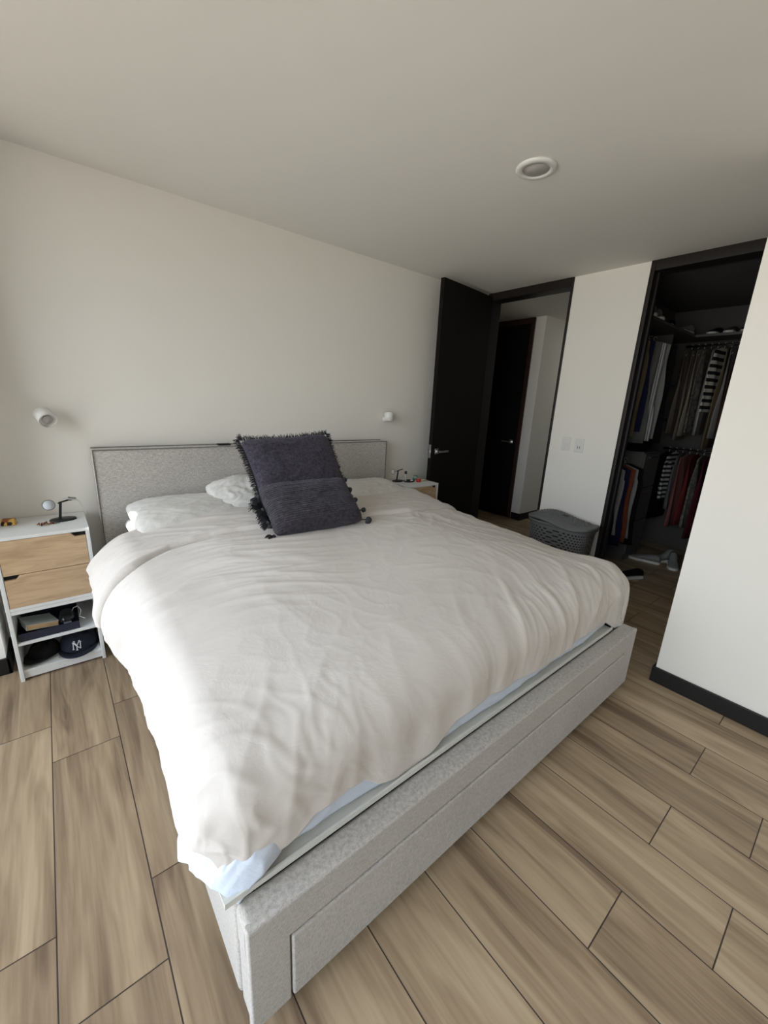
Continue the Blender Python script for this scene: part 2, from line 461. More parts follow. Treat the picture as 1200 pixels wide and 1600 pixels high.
# right side: thick wall block, closet, switch wall, hall
RX, RY = 2.2697, -2.2746
struct(box('wall_right', RX, 5.25, -4.75, RY, 0, H, M_wall), 'white wall at the right with a black skirting', 'wall')
D0, D1 = -0.030, -0.881       # bedroom door opening incl. frame
C0, C1 = -1.4423, -2.26       # closet opening incl. frame
TW = 0.12
bm = bmesh.new()
bx(bm, XR, XR + TW, C0, D1, 0, H)
struct(from_bm('wall_switches', bm, M_wall), 'white wall strip between the open door and the closet', 'wall')
bm = bmesh.new(); bx(bm, XR, XR + TW, D0, 2.0, 0, H)
struct(from_bm('wall_corner', bm, M_wall))
bm = bmesh.new(); bx(bm, XR + TW, 6.0, -1.06, -0.955, 0, H)
struct(from_bm('wall_hall_right', bm, M_wall))
bm = bmesh.new(); bx(bm, XF, 6.2, 0.039, 1.9, 0, H)
HD0, HD1 = 0.215, 1.05
struct(from_bm('wall_hall_far', bm, M_wall), 'plain wall strip beyond the open door', 'wall')
struct(box('wall_hall_end', 6.0, 6.2, -1.06, 0.039, 0, H, M_wall))
struct(box('wall_hall_left', XR + TW, XF, 1.6, 1.75, 0, H, M_wall))
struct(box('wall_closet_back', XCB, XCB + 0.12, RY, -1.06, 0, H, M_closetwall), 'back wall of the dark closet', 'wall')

def skirting(name, x0, x1, y0, y1, h=0.09, label=None):
    return struct(box(name, x0, x1, y0, y1, 0, h, M_base, bev=0.003), label, 'skirting' if label else None)
skirting('baseboard_back', -0.505, XR, -0.014, 0.0)
bm = bmesh.new(); bx(bm, RX - 0.014, RX, -4.6, RY + 0.014, 0, 0.09); bx(bm, RX, RX + 0.6, RY, RY + 0.014, 0, 0.09)
struct(bevel(from_bm('baseboard_right', bm, M_base), 0.003), 'black skirting board along the right white wall', 'skirting')
bm = bmesh.new(); bx(bm, -0.505, -0.490, -0.236, 0.0, 0, 0.09); bx(bm, XWIN, -0.490, -0.236, -0.222, 0, 0.09)
struct(bevel(from_bm('baseboard_pillar', bm, M_base), 0.003), 'black skirting around the pillar left of the nightstand', 'skirting')
skirting('baseboard_switches', XR - 0.014, XR, C0, D1)
bm = bmesh.new(); bx(bm, XF - 0.014, XF, 0.025, HD0 - 0.055, 0, 0.09); bx(bm, XF, 6.0, 0.025, 0.039, 0, 0.09)
struct(bevel(from_bm('baseboard_hall', bm, M_base), 0.003), 'black skirting in the hall beyond the door', 'skirting')

# door frames (floor to ceiling, lintel against the ceiling)
def opening_frame(name, x0, x1, ya, yb, jw_a, jw_b, zl, label):
    bm = bmesh.new()
    bx(bm, x0, x1, ya - jw_a, ya, 0, H); bx(bm, x0, x1, yb, yb + jw_b, 0, H)
    bx(bm, x0, x1, yb + jw_b, ya - jw_a, zl, H)
    return struct(bevel(from_bm(name, bm, M_frame), 0.003, 1), label, 'door frame')
opening_frame('trim_1', XR - 0.012, XR + TW + 0.012, D0, D1, 0.055, 0.020, 2.418, 'black frame around the open bedroom doorway')
opening_frame('trim_2', XR - 0.012, XR + TW + 0.012, C0, C1, 0.030, 0.030, 2.418, 'black frame around the closet opening')
# inner sliding-door channel of the closet jamb
box_j = box('jamb_rail', XR + 0.05, XR + 0.085, C0 - 0.045, C0 - 0.030, 0, 2.418, M_base)
box_j.parent = bpy.data.objects['trim_2']

# bedroom door leaf, swung back toward the bed wall
hinge = Vector((XR - 0.012, -0.088, 0))
free = Vector((2.520, -0.180, 0))
ang = math.atan2(free.y - hinge.y, free.x - hinge.x)
DWID = (free - hinge).length
leaf = box('door_1', 0.0, DWID, -0.020, 0.020, 0.008, 2.452, M_darkwood, bev=0.002)
leaf.location = hinge + Vector((0, 0.02, 0)); leaf.rotation_euler = (0, 0, ang)
struct(leaf, 'tall black door leaf standing open against the bed wall', 'door')
# leaf local: +x toward free edge, its -y local... camera side computed below
side = 1 if (Matrix.Rotation(ang, 3, 'Z') @ Vector((0, 1, 0))).y < 0 else -1
def lever(parent, x, z, s, dirx):
    y0 = 0.020 * s
    bm = bmesh.new(); bx(bm, x - 0.026, x + 0.026, y0, y0 + 0.008 * s, z - 0.026, z + 0.026)
    h = bevel(from_bm('door_handle', bm, M_chrome, parent), 0.002); h['label'] = 'chrome lever handle'
    bm = bmesh.new(); bx(bm, x - 0.010, x + 0.010, y0 + 0.008 * s, y0 + 0.048 * s, z - 0.010, z + 0.010)
    bx(bm, x - 0.010 if dirx > 0 else x - 0.125, x + 0.125 if dirx > 0 else x + 0.010, y0 + 0.038 * s, y0 + 0.052 * s, z - 0.010, z + 0.010)
    from_bm('lever', bm, M_chrome, h)
lever(leaf, DWID - 0.070, 1.013, side, -1)
lever(leaf, DWID - 0.070, 1.013, -side, -1)
bm = bmesh.new(); bx(bm, DWID - 0.001, DWID + 0.0025, -0.012, 0.012, 0.955, 1.075); bx(bm, DWID + 0.0025, DWID + 0.012, -0.006, 0.006, 1.005, 1.03)
from_bm('latch_plate', bm, M_chrome, leaf)

# hall door, closed, in the far hall wall
bm = bmesh.new(); bx(bm, XF - 0.020, XF + 0.0, HD0, HD1, 0.004, 2.42)
hd = struct(from_bm('door_2', bm, M_darkwood), 'closed dark brown door across the hall', 'door')
bm = bmesh.new(); bx(bm, XF - 0.022, XF, HD0 - 0.045, HD0, 0, H - 0.005); bx(bm, XF - 0.022, XF, HD1, HD1 + 0.045, 0, H - 0.005); bx(bm, XF - 0.022, XF, HD0, HD1, 2.42, H - 0.005)
M_hallframe = mat('reddish_brown_frame', (0.045, 0.020, 0.014), 0.45, color2=(0.035, 0.016, 0.012), nscale=6, stretch=(10, 10, 1))
struct(from_bm('trim_3', bm, M_hallframe), 'reddish brown frame of the hall door', 'door frame')
bm = bmesh.new(); bx(bm, XF - 0.028, XF - 0.020, 0.262, 0.314, 0.984, 1.036); bx(bm, XF - 0.065, XF - 0.028, 0.278, 0.298, 1.0, 1.02); bx(bm, XF - 0.072, XF - 0.058, 0.278, 0.405, 1.0, 1.02)
h2 = from_bm('door_handle', bm, M_chrome, hd); h2['label'] = 'chrome lever handle'

# ------------------------------------------------------------------ bed
BW = 2.03
FY = -2.2112
bed = thing('bed', 'wide light grey upholstered storage bed with a panelled headboard and drawer in its foot end', 'bed', (1.015, -1.1, 0))
def bpart(o):
    o.parent = bed; o.matrix_parent_inverse = Matrix.Translation(-Vector(bed.location)); return o
def rounded_slab(name, x0, x1, y0, y1, z0, z1, m, r, seg=4, cuts=0):
    o = box(name, x0, x1, y0, y1, z0, z1, m); bevel(o, r, seg); return o
# footboard with a recess holding the drawer front
bm = bmesh.new()
bx(bm, 0.0, BW, FY + 0.02, -2.135, 0.06, 0.3795)
foot_top = 0.274
bx(bm, 0.0, BW, FY, FY + 0.02, foot_top + 0.004, 0.3795)
bx(bm, 0.0, 0.096, FY, FY + 0.02, 0.06, foot_top + 0.004)
bx(bm, 1.914, BW, FY, FY + 0.02, 0.06, foot_top + 0.004)
bmesh.ops.remove_doubles(bm, verts=bm.verts, dist=1e-5)
bm.free()
# profile built as one solid: outline with a notch, extruded
def foot_solid():
    bm = bmesh.new()
    pts = [(0, .06), (.096, .06), (.096, foot_top + .003), (1.914, foot_top + .003), (1.914, .06), (BW, .06), (BW, .3795), (0, .3795)]
    f = [bm.verts.new((x, FY, z)) for x, z in pts]; bk = [bm.verts.new((x, FY + .024, z)) for x, z in pts]
    bm.faces.new(f); bm.faces.new(bk[::-1])
    for i in range(len(pts)):
        j = (i + 1) % len(pts); bm.faces.new((f[i], f[j], bk[j], bk[i]))
    return bm
o = from_bm('footboard_face', foot_solid(), M_linen); bevel(o, 0.006, 2)
# soft top rail of the footboard
fb = rounded_slab('footboard', 0.0, BW, FY + 0.0005, -2.135, 0.274, 0.3797, M_linen, 0.016, 4)
bpart(fb); bpart(o)
o.name = 'footboard_panel'
bpart(rounded_slab('footboard_core', 0.004, BW - 0.004, FY + 0.022, -2.137, 0.062, 0.30, M_linen, 0.006))
dr = rounded_slab('drawer', 0.0985, 1.911, FY - 0.004, FY + 0.018, 0.0700, 0.2735, M_linen, 0.006, 3); bpart(dr)
# side rails
for x0, x1 in ((0.0, 0.045), (BW - 0.045, BW)):
    bpart(rounded_slab('side_rail', x0, x1, -2.133, -0.14, 0.06, 0.372, M_linen, 0.012, 3))
# legs
for lx in (0.06, BW - 0.115):
    for ly in (FY + 0.045, -0.35):
        bpart(box('leg', lx, lx + 0.055, ly, ly + 0.055, 0, 0.062, M_leg, bev=0.004))
# inner deck and metal rails seen in the gap behind the footboard
bpart(box('slat_deck', 0.05, BW - 0.05, -2.10, -0.14, 0.30, 0.33, M_dark))
for rx in (0.052, 1.885, 1.935):
    bpart(box('metal_rail', rx, rx + 0.018, -2.128, -0.2, 0.335, 0.372, M_metalrail))
# headboard
HBX0, HBX1, HBZ = -0.020, 2.040, 1.1184
hb = rounded_slab('headboard', HBX0, HBX1, -0.112, -0.020, 0.0, HBZ - 0.004, M_headlinen, 0.010, 3); bpart(hb)
bm = bmesh.new()
zt = HBZ - 0.006
tube(bm, [(HBX0 + .004, -.114, .05), (HBX0 + .004, -.114, zt), (HBX1 - .004, -.114, zt), (HBX1 - .004, -.114, .05)], 0.0038, 6)
pp = from_bm('piping', bm, M_pipe, None, True); pp.parent = hb
bm = bmesh.new()
tube(bm, [(HBX0 + .005, -.024, .05), (HBX0 + .005, -.024, zt + .004), (HBX1 - .005, -.024, zt + .004), (HBX1 - .005, -.024, .05)], 0.005, 6)
pp = from_bm('piping', bm, M_pipe, None, True); pp.parent = hb
# the white base board that carries the mattress
o = box('base_board', 0.020, 1.865, -2.112, -0.15, 0.398, 0.440, M_basebd, bev=0.004); tag(o, 'thin white board lying under the mattress of the grey bed', 'bed base')
bm = bmesh.new(); bx(bm, -0.022, 1.868, -2.150, -2.108, 0.396, 0.403); bx(bm, -0.022, 1.868, -2.150, -2.144, 0.403, 0.412)
from_bm('lip', bm, M_basebd, o)
# support strip so the board rests on the rails
bpart(box('rail_pad', 0.02, 0.05, -2.12, -0.2, 0.37, 0.398, M_dark))
bpart(box('rail_pad', 1.82, 1.85, -2.12, -0.2, 0.33, 0.398, M_dark))

mt = box('mattress', 0.035, 1.995, -2.095, -0.135, 0.440, 0.640, M_matt); bevel(mt, 0.045, 4)
tag(mt, 'thick white mattress on the grey bed, edge showing near the pillows', 'mattress')

# ------------------------------------------------------------------ draped cloth
def drape(xL, xR, yF, yH, Rr, ztop, hemL, hemF, hemR, flare, nO, nX, nY, pw=4.0, tilt=None):
    """parametric cloth laid over the mattress, falling over left, right and foot edges"""
    ax = np.concatenate([np.linspace(-1, 0, nO, endpoint=False), np.linspace(0, 1, nX), np.linspace(1, 2, nO + 1)[1:]])
    ay = np.concatenate([np.linspace(0, 1, nY), np.linspace(1, 2, nO + 1)[1:]])
    A, B = np.meshgrid(ax, ay, indexing='ij')
    inX = np.clip(A, 0, 1); inY = np.clip(B, 0, 1)
    yh = yH(inX) if callable(yH) else yH
    qx = xL + (xR - xL) * inX
    qy = yh + (yF - yh) * inY
    eL = np.clip(-A, 0, 1); eR = np.clip(A - 1, 0, 1); eF = np.clip(B - 1, 0, 1)
    zt = ztop(qx, qy)
    def length(zhem):
        return np.maximum(zt - zhem - Rr, 0.0) + Rr * math.pi / 2
    dl = eL * length(hemL(qy)); drr = eR * length(hemR(qy)); df = eF * length(hemF(qx))
    dx = drr - dl; dy = -df
    nrm = (np.abs(dx) ** pw + np.abs(dy) ** pw) ** (1 / pw)
    eu = np.sqrt(dx ** 2 + dy ** 2) + 1e-9
    ux, uy = dx / eu, dy / eu
    d = nrm
    t0 = tilt(qx, qy, ux, uy) * np.clip(eu / 1e-3, 0, 1) if tilt else 0.0 * d      # slope the top already has at its edge
    th = np.clip(d / Rr + t0, 0, math.pi / 2)
    out = Rr * (np.sin(th) - np.sin(t0)); drop = Rr * (np.cos(t0) - np.cos(th)) + np.maximum(d - Rr * (math.pi / 2 - t0), 0)
    fl = flare(qx, qy, ux, uy, d)
    out = out + fl
    P = np.stack([qx + ux * out, qy + uy * out, zt - drop], 2)
    X = qx + dx; Y = qy + dy
    return P, X, Y, d

def interp(xs, ys): return lambda v: np.interp(v, xs, ys)

# fitted sheet, skylight's blue put into its colour, showing under the duvet at the foot and the left side
def sheet():
    yv = [-2.2, -2.06, -1.95, -1.85, -1.7, -1.55, -1.35, -1.1, -0.1]
    hemL = interp(yv, [.455, .440, .378, .352, .340, .345, .375, .42, .45])
    hemR = lambda y: 0 * y + .43
    hemF = interp([-.1, .05, .15, .4, .7, 1.0, 1.3, 1.6, 1.75, 1.85, 2.1], [.455, .440, .428, .414, .422, .412, .424, .414, .430, .450, .46])
    def flare(qx, qy, ux, uy, d):
        s = sstep(.10, .30, d)
        left = np.where(ux < 0, -ux, 0)
        lump = np.exp(-((qy + 1.99) / .10) ** 2) * .055 + sstep(-1.0, -1.5, qy) * .050
        w = .006 * pnoise(qx * 9, qy * 9, 3)
        return s * (left * (lump + w) + np.where(uy < 0, -uy, 0) * (.002 + .004 * np.abs(pnoise(qx * 8, qy * 3, 5))))
    P, X, Y, d = drape(.125, 1.91, -2.030, -.16, .09, lambda x, y: 0 * x + .642, hemL, hemF, hemR, flare, 50, 160, 160)
    n = normals_of(P)
    dm = .004 * ridged(X * 5 + .4 * Y, Y * 16, 4) * sstep(.05, .2, d) + .005 * ridged(X * 9, Y * 13, 8, 1.2) * sstep(.12, .25, d) * np.exp(-((Y + 2.05) / .15) ** 2) * (X < .2)
    sgn = 1 if n[len(n) // 2, 60, 2] > 0 else -1
    P = P + n * sgn * dm[..., None]
    o = grid_mesh('fitted_sheet', P, M_sheet)
    so = o.modifiers.new('solid', 'SOLIDIFY'); so.thickness = .003; so.offset = -1
    tag(o, 'white sheet with skylight blue in its colour peeking out below the duvet at the foot and left edge', 'sheet')
    # elastic hem
    nx = P.shape[0]
    path = [tuple(P[0, j]) for j in range(int(P.shape[1] * .45), P.shape[1])]
    bm = bmesh.new(); tube(bm, path, .0035, 6)
    h = from_bm('hem', bm, M_sheet, o, True)
sheet()

def duvet():
    XL = .065
    ys = [-2.3, -2.10, -2.0, -1.85, -1.7, -1.5, -1.3, -1.0, -.6, -.4]
    zs = [.655, .665, .682, .700, .715, .730, .742, .752, .755, .745]
    def ztop(x, y):
        z = sum(np.interp(y + o_, ys, zs) for o_ in np.linspace(-.14, .14, 9)) / 9 + .004
        z = z - .050 * np.clip(1 - (x - XL) / .60, 0, 1) ** 2 * sstep(-2.15, -1.6, y)
        z = z - .058 * np.clip((x - 1.40) / .565, 0, 1) ** 2 * sstep(-2.15, -1.7, y) * sstep(-.45, -.95, y)
        z = z + .017 * pnoise(x * 1.5 + 3, y * 1.6, 1) * sstep(-2.15, -1.9, y)
        return z
    hemL = interp([-2.3, -2.1, -2.05, -1.95, -1.87, -1.76, -1.63, -1.48, -1.35, -1.25, -1.1, -1.0, -.93, -.86, -.78, -.6, -.4],
                  [.50, .52, .525, .49, .535, .51, .455, .42, .41, .41, .42, .45, .49, .55, .655, .67, .68])
    hemF = interp([-.1, .03, .10, .15, .20, .30, .35, .40, .46, .53, .60, .66, .71, .78, .87, 1.0, 1.12, 1.25, 1.38, 1.56, 1.70, 1.80, 1.90, 2.0, 2.2],
                  [.46, .47, .452, .46, .495, .502, .49, .445, .425, .416, .43, .455, .485, .498, .497, .485, .480, .468, .470, .484, .492, .47, .41, .385, .375])
    hemR = interp([-2.3, -2.0, -1.6, -1.0, -.4], [.38, .40, .42, .45, .5])
    def flare(qx, qy, ux, uy, d):
        s = sstep(.04, .26, d)
        left = np.where(ux < 0, -ux, 0)
        f = left * s * (.070 * sstep(-1.25, -.85, qy) + .006 * pnoise(qx * 3, qy * 9, 2))
        foot = np.where(uy < 0, -uy, 0)
        f = f + foot * s * (.010 * pnoise(qx * 7, 0 * qy, 6) - .004)
        right = np.where(ux > 0, ux, 0)
        return f + right * s * (.03 + .015 * pnoise(qx, qy * 6, 7))
    yH = lambda a: np.interp(a, [0, .1, .3, .6, 1], [-.475, -.46, -.45, -.45, -.42])
    P, X, Y, d = drape(XL, 1.965, -2.015, yH, .125, ztop, hemL, hemF, hemR, flare, 90, 330, 330,
                       tilt=lambda qx, qy, ux, uy: .165 * np.clip(-ux, 0, 1) * sstep(-2.15, -1.6, qy) + .13 * np.clip(-uy, 0, 1) + .20 * np.clip(ux, 0, 1) * sstep(-2.15, -1.7, qy) * sstep(-.45, -.95, qy))
    n = normals_of(P)
    sgn = 1 if n[200, 100, 2] > 0 else -1
    n = n * sgn
    # fold-back band
    yf = np.interp(X, [-.3, -.05, .03, .18, .37, .53, .9, 1.43, 1.54, 1.75, 1.94, 2.2], [-.93, -.92, -.90, -.83, -.81, -.83, -.90, -.965, -.985, -.955, -.945, -.9]) + .008 * pnoise(X * 7, X * 0, 9)
    band = sstep(yf - .002, yf + .010, Y)
    roll = band * np.exp(-np.clip(Y - yf, 0, 9) / .10)
    dm = band * .014 + roll * .010
    # seam pinch just before the fold
    dm -= .006 * np.exp(-((Y - yf + .006) / .010) ** 2)
    # --- creases fanning from the left, under the fold
    wx = X + .10 * pnoise(X * 2.2, Y * 2.2, 21); wy = Y + .07 * pnoise(X * 2.0, Y * 2.6, 22)
    mask1 = sstep(1.15, .15, X) * sstep(-1.75, -1.25, Y) * sstep(yf + .03, yf - .04, Y)
    dm += mask1 * (.0100 * ridged(wx * 1.3, wy * 9 + wx * 1.6, 31, 2.2) + .0035 * ridged(wx * 3, wy * 19 + wx * 3, 32, 2))
    # --- creases in the fold-back band
    dm += band * (.0045 * ridged(wx * 1.6, wy * 13, 33, 2) + .004 * ridged(wx * 4, wy * 9 + X * 2, 34, 2))
    # --- right half near the fold: irregular crumples
    mask2 = sstep(1.05, 1.5, X) * sstep(-1.45, -1.1, Y) * (1 - band)
    dm += mask2 * (.0065 * ridged(wx * 3.2 + wy * 2.0, wy * 5.5 - wx * 2, 35, 2) + .004 * ridged(wx * 7, wy * 9, 36, 2))
    # --- long creases running down the right side
    mask3 = sstep(1.25, 1.75, X) * sstep(-.95, -1.3, Y)
    dm += mask3 * (.0045 * ridged(wx * 6 + wy * 1.6, wy * 1.8, 37, 1.6) + .0022 * ridged(wx * 19, wy * 2.5, 38, 2))
    # --- folds falling over the foot edge
    mask4 = sstep(.55, 1.2, X) * sstep(-1.75, -2.02, Y)
    dm += mask4 * (.0070 * ridged(wx * 6.5 - wy * 2.5, wy * 1.3, 39, 1.5) + .0022 * ridged(wx * 14 - wy * 4, wy * 2.5, 40, 2))
    mask5 = sstep(.8, .1, X) * sstep(-1.75, -2.05, Y)
    dm += mask5 * (.0042 * ridged(wx * 5, wy * 3.2 - wx * 2.5, 41, 1.6) + .0015 * ridged(wx * 12, wy * 8, 42, 2))
    mask6 = np.exp(-(((X - .0) / .22) ** 2 + ((Y + 2.15) / .22) ** 2))
    dm += mask6 * .006 * ridged(wx * 9 + wy * 9, wy * 3 - wx * 3, 43, 1.7)
    # --- soft creases everywhere
    dm += .0020 * ridged(wx * 2.6 + wy * .8, wy * 2.2, 44, 2) + .0009 * ridged(wx * 8, wy * 7, 45, 2.5) + .0014 * pnoise(wx * 9, wy * 9, 46)
    dm = dm * (1 - .6 * sstep(.18, .34, d) * (X < .3))
    P = P + n * dm[..., None]
    # gathered left lip hanging over the nightstand side
    o = grid_mesh('duvet', P, M_duvet)
    so = o.modifiers.new('solid', 'SOLIDIFY'); so.thickness = .016; so.offset = -1
    tag(o, 'big crumpled white duvet spread over the bed, folded back near the pillows', 'duvet')
duvet()

# ------------------------------------------------------------------ pillows and cushions
def pillow_mesh(name, w, h, t, m, parent=None, n=70, corner=.10, wr=.006, seed=1, sag=0.0, pinch=3.0):
    u = np.linspace(-1, 1, n); U, V = np.meshgrid(u, u, indexing='ij')
    prof = ((1 - np.abs(U) ** pinch) * (1 - np.abs(V) ** pinch)).clip(0) ** .48
    def side(s, sd):
        ins = corner * (np.abs(U) ** 2) * (1 - np.abs(V) ** 2) ; insv = corner * (np.abs(V) ** 2) * (1 - np.abs(U) ** 2)
        x = U * w / 2 * (1 - insv * 0 - corner * .6 * (1 - V ** 2) * np.abs(U) ** 4)
        y = V * h / 2 * (1 - corner * .6 * (1 - U ** 2) * np.abs(V) ** 4)
        z = s * prof * t / 2
        pull = 1 - .05 * (U ** 6) * (V ** 6) - .02 * (np.abs(U * V) ** 3)
        x = x * pull; y = y * pull
        r = ridged(U * 2.2 + .5 * V, V * 3.0, sd, 2) * wr + pnoise(U * 2, V * 2, sd + 1) * wr * 1.5 + ridged(U * 5, V * 5 + U, sd + 2, 2) * wr * .5
        edge = (1 - prof)
        r = r + ridged(U * 6, V * 6, sd + 3, 1.5) * wr * edge
        z = z + s * r * (prof > 0.02) * np.clip(prof * 3, 0, 1)
        z = z - sag * (U ** 2)
        return np.stack([x, y, z], 2)
    A = side(1, seed); B = side(-1, seed + 7)
    idx = np.arange(n * n).reshape(n, n); verts = np.concatenate([A.reshape(-1, 3), B.reshape(-1, 3)])
    faces = []
    a = idx[:-1, :-1].ravel(); b = idx[1:, :-1].ravel(); c = idx[1:, 1:].ravel(); d = idx[:-1, 1:].ravel()
    F = np.stack([a, b, c, d], 1); faces = F.tolist() + (F[:, ::-1] + n * n).tolist()
    bm = bmesh.new(); vs = [bm.verts.new(p) for p in verts]; bm.verts.ensure_lookup_table()
    for f in faces: bm.faces.new([vs[i] for i in f])
    bmesh.ops.remove_doubles(bm, verts=bm.verts, dist=1e-5)
    return from_bm(name, bm, m, parent, True)

def frame_from(center, xdir, ydir):
    x = Vector(xdir).normalized(); y = Vector(ydir); y = (y - x * y.dot(x)).normalized(); z = x.cross(y)
    M = Matrix((x, y, z)).transposed().to_4x4(); M.translation = Vector(center); return M

p0 = pillow_mesh('pillow', .66, .42, .13, M_pillow, seed=60, corner=.03, wr=.004)
p0.matrix_world = frame_from((.41, -.36, .690), (1, .05, 0), (0, 1, .10))
tag(p0, 'flat white pillow at the left head end, underneath the sunlit one', 'pillow', 'white bed pillows')
p1 = pillow_mesh('pillow', .66, .44, .15, M_pillow, seed=71, corner=.03, wr=.004)
p1.matrix_world = frame_from((.42, -.34, .752), (1, .02, -.03), (0, 1, .16))
tag(p1, 'white pillow at the left head end with a patch of sun on its corner', 'pillow', 'white bed pillows')
p2 = pillow_mesh('pillow', .66, .44, .16, M_pillow, seed=85, corner=.04, wr=.010)
p2.matrix_world = frame_from((.87, -.31, .800), (1, .12, .10), (-.05, 1, .60))
tag(p2, 'crumpled white pillow leaning behind the dark fringed cushion', 'pillow', 'white bed pillows')
p3 = pillow_mesh('pillow', .68, .44, .17, M_pillow, seed=97, corner=.03, wr=.005)
p3.matrix_world = frame_from((1.66, -.36, .745), (1, 0, 0), (0, 1, .15))
tag(p3, 'white pillow at the right head end nearest the closet side', 'pillow', 'white bed pillows')

def knit(name, c1, c2, rib=0.0):
    m, nt, b = new_mat(name); L = nt.links.new
    b.inputs['Roughness'].default_value = .95; b.inputs['Specular IOR Level'].default_value = .1; b.inputs['Sheen Weight'].default_value = .3
    b.inputs['Sheen Tint'].default_value = (.5, .5, .6, 1)
    tc = N(nt, 'TexCoord')
    v = N(nt, 'TexNoise'); v.inputs['Scale'].default_value = 170; v.inputs['Detail'].default_value = 2; L(tc.outputs['Object'], v.inputs['Vector'])
    n = N(nt, 'TexNoise'); n.inputs['Scale'].default_value = 60; L(tc.outputs['Object'], n.inputs['Vector'])
    mx = N(nt, 'Math', operation='ADD'); L(v.outputs['Fac'], mx.inputs[0]); L(n.outputs['Fac'], mx.inputs[1])
    cr = N(nt, 'ValToRGB'); mr = N(nt, 'MapRange'); mr.inputs[1].default_value = .75; mr.inputs[2].default_value = 1.25; L(mx.outputs[0], mr.inputs[0]); L(mr.outputs[0], cr.inputs[0])
    cr.color_ramp.elements[0].color = rgb(c1); cr.color_ramp.elements[1].color = rgb(c2)
    L(cr.outputs[0], b.inputs['Base Color'])
    hgt = v.outputs['Fac']
    if rib:
        w = N(nt, 'TexWave', wave_type='BANDS', bands_direction='Y'); w.inputs['Scale'].default_value = rib; w.inputs['Distortion'].default_value = 1.5; w.inputs['Detail Scale'].default_value = 8
        L(tc.outputs['Object'], w.inputs['Vector'])
        ad = N(nt, 'Math', operation='MULTIPLY_ADD'); ad.inputs[1].default_value = 1.0; L(w.outputs['Fac'], ad.inputs[0]); L(v.outputs['Fac'], ad.inputs[2]); hgt = ad.outputs[0]
    bp = N(nt, 'Bump'); bp.inputs['Strength'].default_value = .8; bp.inputs['Distance'].default_value = .004; L(hgt, bp.inputs['Height']); L(bp.outputs[0], b.inputs['Normal'])
    return m
M_knit = knit('charcoal_violet_knit', (.024, .021, .030), (.066, .059, .078))
M_knit2 = knit('charcoal_ribbed_knit', (.022, .020, .025), (.062, .056, .066), rib=26)
M_fringe = mat('charcoal_fringe_yarn', (.045, .047, .056), .95, color2=(.022, .023, .028), nscale=60)

def fringe(parent, w, h, edges, ln=.030, step=.0035, seed=3, corner=.1):
    rnd = random.Random(seed); bm = bmesh.new()
    for e in edges:
        L_ = w if e in 'TB' else h; k = int(L_ / step)
        for i in range(k):
            t = -1 + 2 * (i + .5) / k + rnd.uniform(-.004, .004)
            ins = 1 - corner * .6 * (1 - t * t)
            if e == 'T': p = Vector((t * w / 2, h / 2 * ins, 0)); dd = Vector((0, 1, 0))
            elif e == 'B': p = Vector((t * w / 2, -h / 2 * ins, 0)); dd = Vector((0, -1, 0))
            elif e == 'L': p = Vector((-w / 2 * ins, t * h / 2, 0)); dd = Vector((-1, 0, 0))
            else: p = Vector((w / 2 * ins, t * h / 2, 0)); dd = Vector((1, 0, 0))
            for _ in range(2):
                a = Vector((rnd.uniform(-.5, .5), rnd.uniform(-.5, .5), rnd.uniform(-.6, .6)))
                l = ln * rnd.uniform(.55, 1.15)
                q1 = p + (dd + a * .5).normalized() * l * .5; q2 = q1 + (dd + a * 1.3 + Vector((0, -.3, 0))).normalized() * l * .5
                tube(bm, [p - dd * .008, q1, q2], .0016, 3, rads=[.0019, .0017, .0009])
    o = from_bm('fringe', bm, M_fringe, parent, recalc=False); o['kind'] = 'stuff'; o['label'] = 'ragged yarn fringe'
    return o

def tassel(parent, loc, dirv, ln=.055, r=.013, seed=0, strands=46):
    rnd = random.Random(seed); bm = bmesh.new()
    dv = Vector(dirv).normalized(); a = dv.orthogonal().normalized(); b = dv.cross(a)
    loc = Vector(loc)
    Mx = Matrix((a, b, dv)).transposed().to_4x4(); Mx.translation = loc
    revolve(bm, [(0, 0), (r * .55, .002), (r * .8, r * .5), (r * .7, r * 1.1), (r * .5, r * 1.4), (0, r * 1.45)], 10, Mx)
    for i in range(strands):
        th = rnd.uniform(0, 6.283); rr = r * math.sqrt(rnd.random())
        s = loc + dv * r * 1.1 + (a * math.cos(th) + b * math.sin(th)) * rr * .45
        e = loc + dv * ln * rnd.uniform(.85, 1.05) + (a * math.cos(th) + b * math.sin(th)) * rr * 1.5
        mid = (s + e) / 2 + (a * math.cos(th) + b * math.sin(th)) * rr * .35
        tube(bm, [s, mid, e], .0016, 3)
    o = from_bm('tassel', bm, M_fringe, parent, recalc=False)
    return o

def pompom(parent, loc, r=.016, seed=0):
    rnd = random.Random(seed); bm = bmesh.new()
    bmesh.ops.create_icosphere(bm, subdivisions=3, radius=r)
    for v in bm.verts: v.co *= 1 + rnd.uniform(-.10, .12)
    for v in bm.verts: v.co = v.co + Vector(loc)
    return from_bm('pompom', bm, M_fringe, parent)

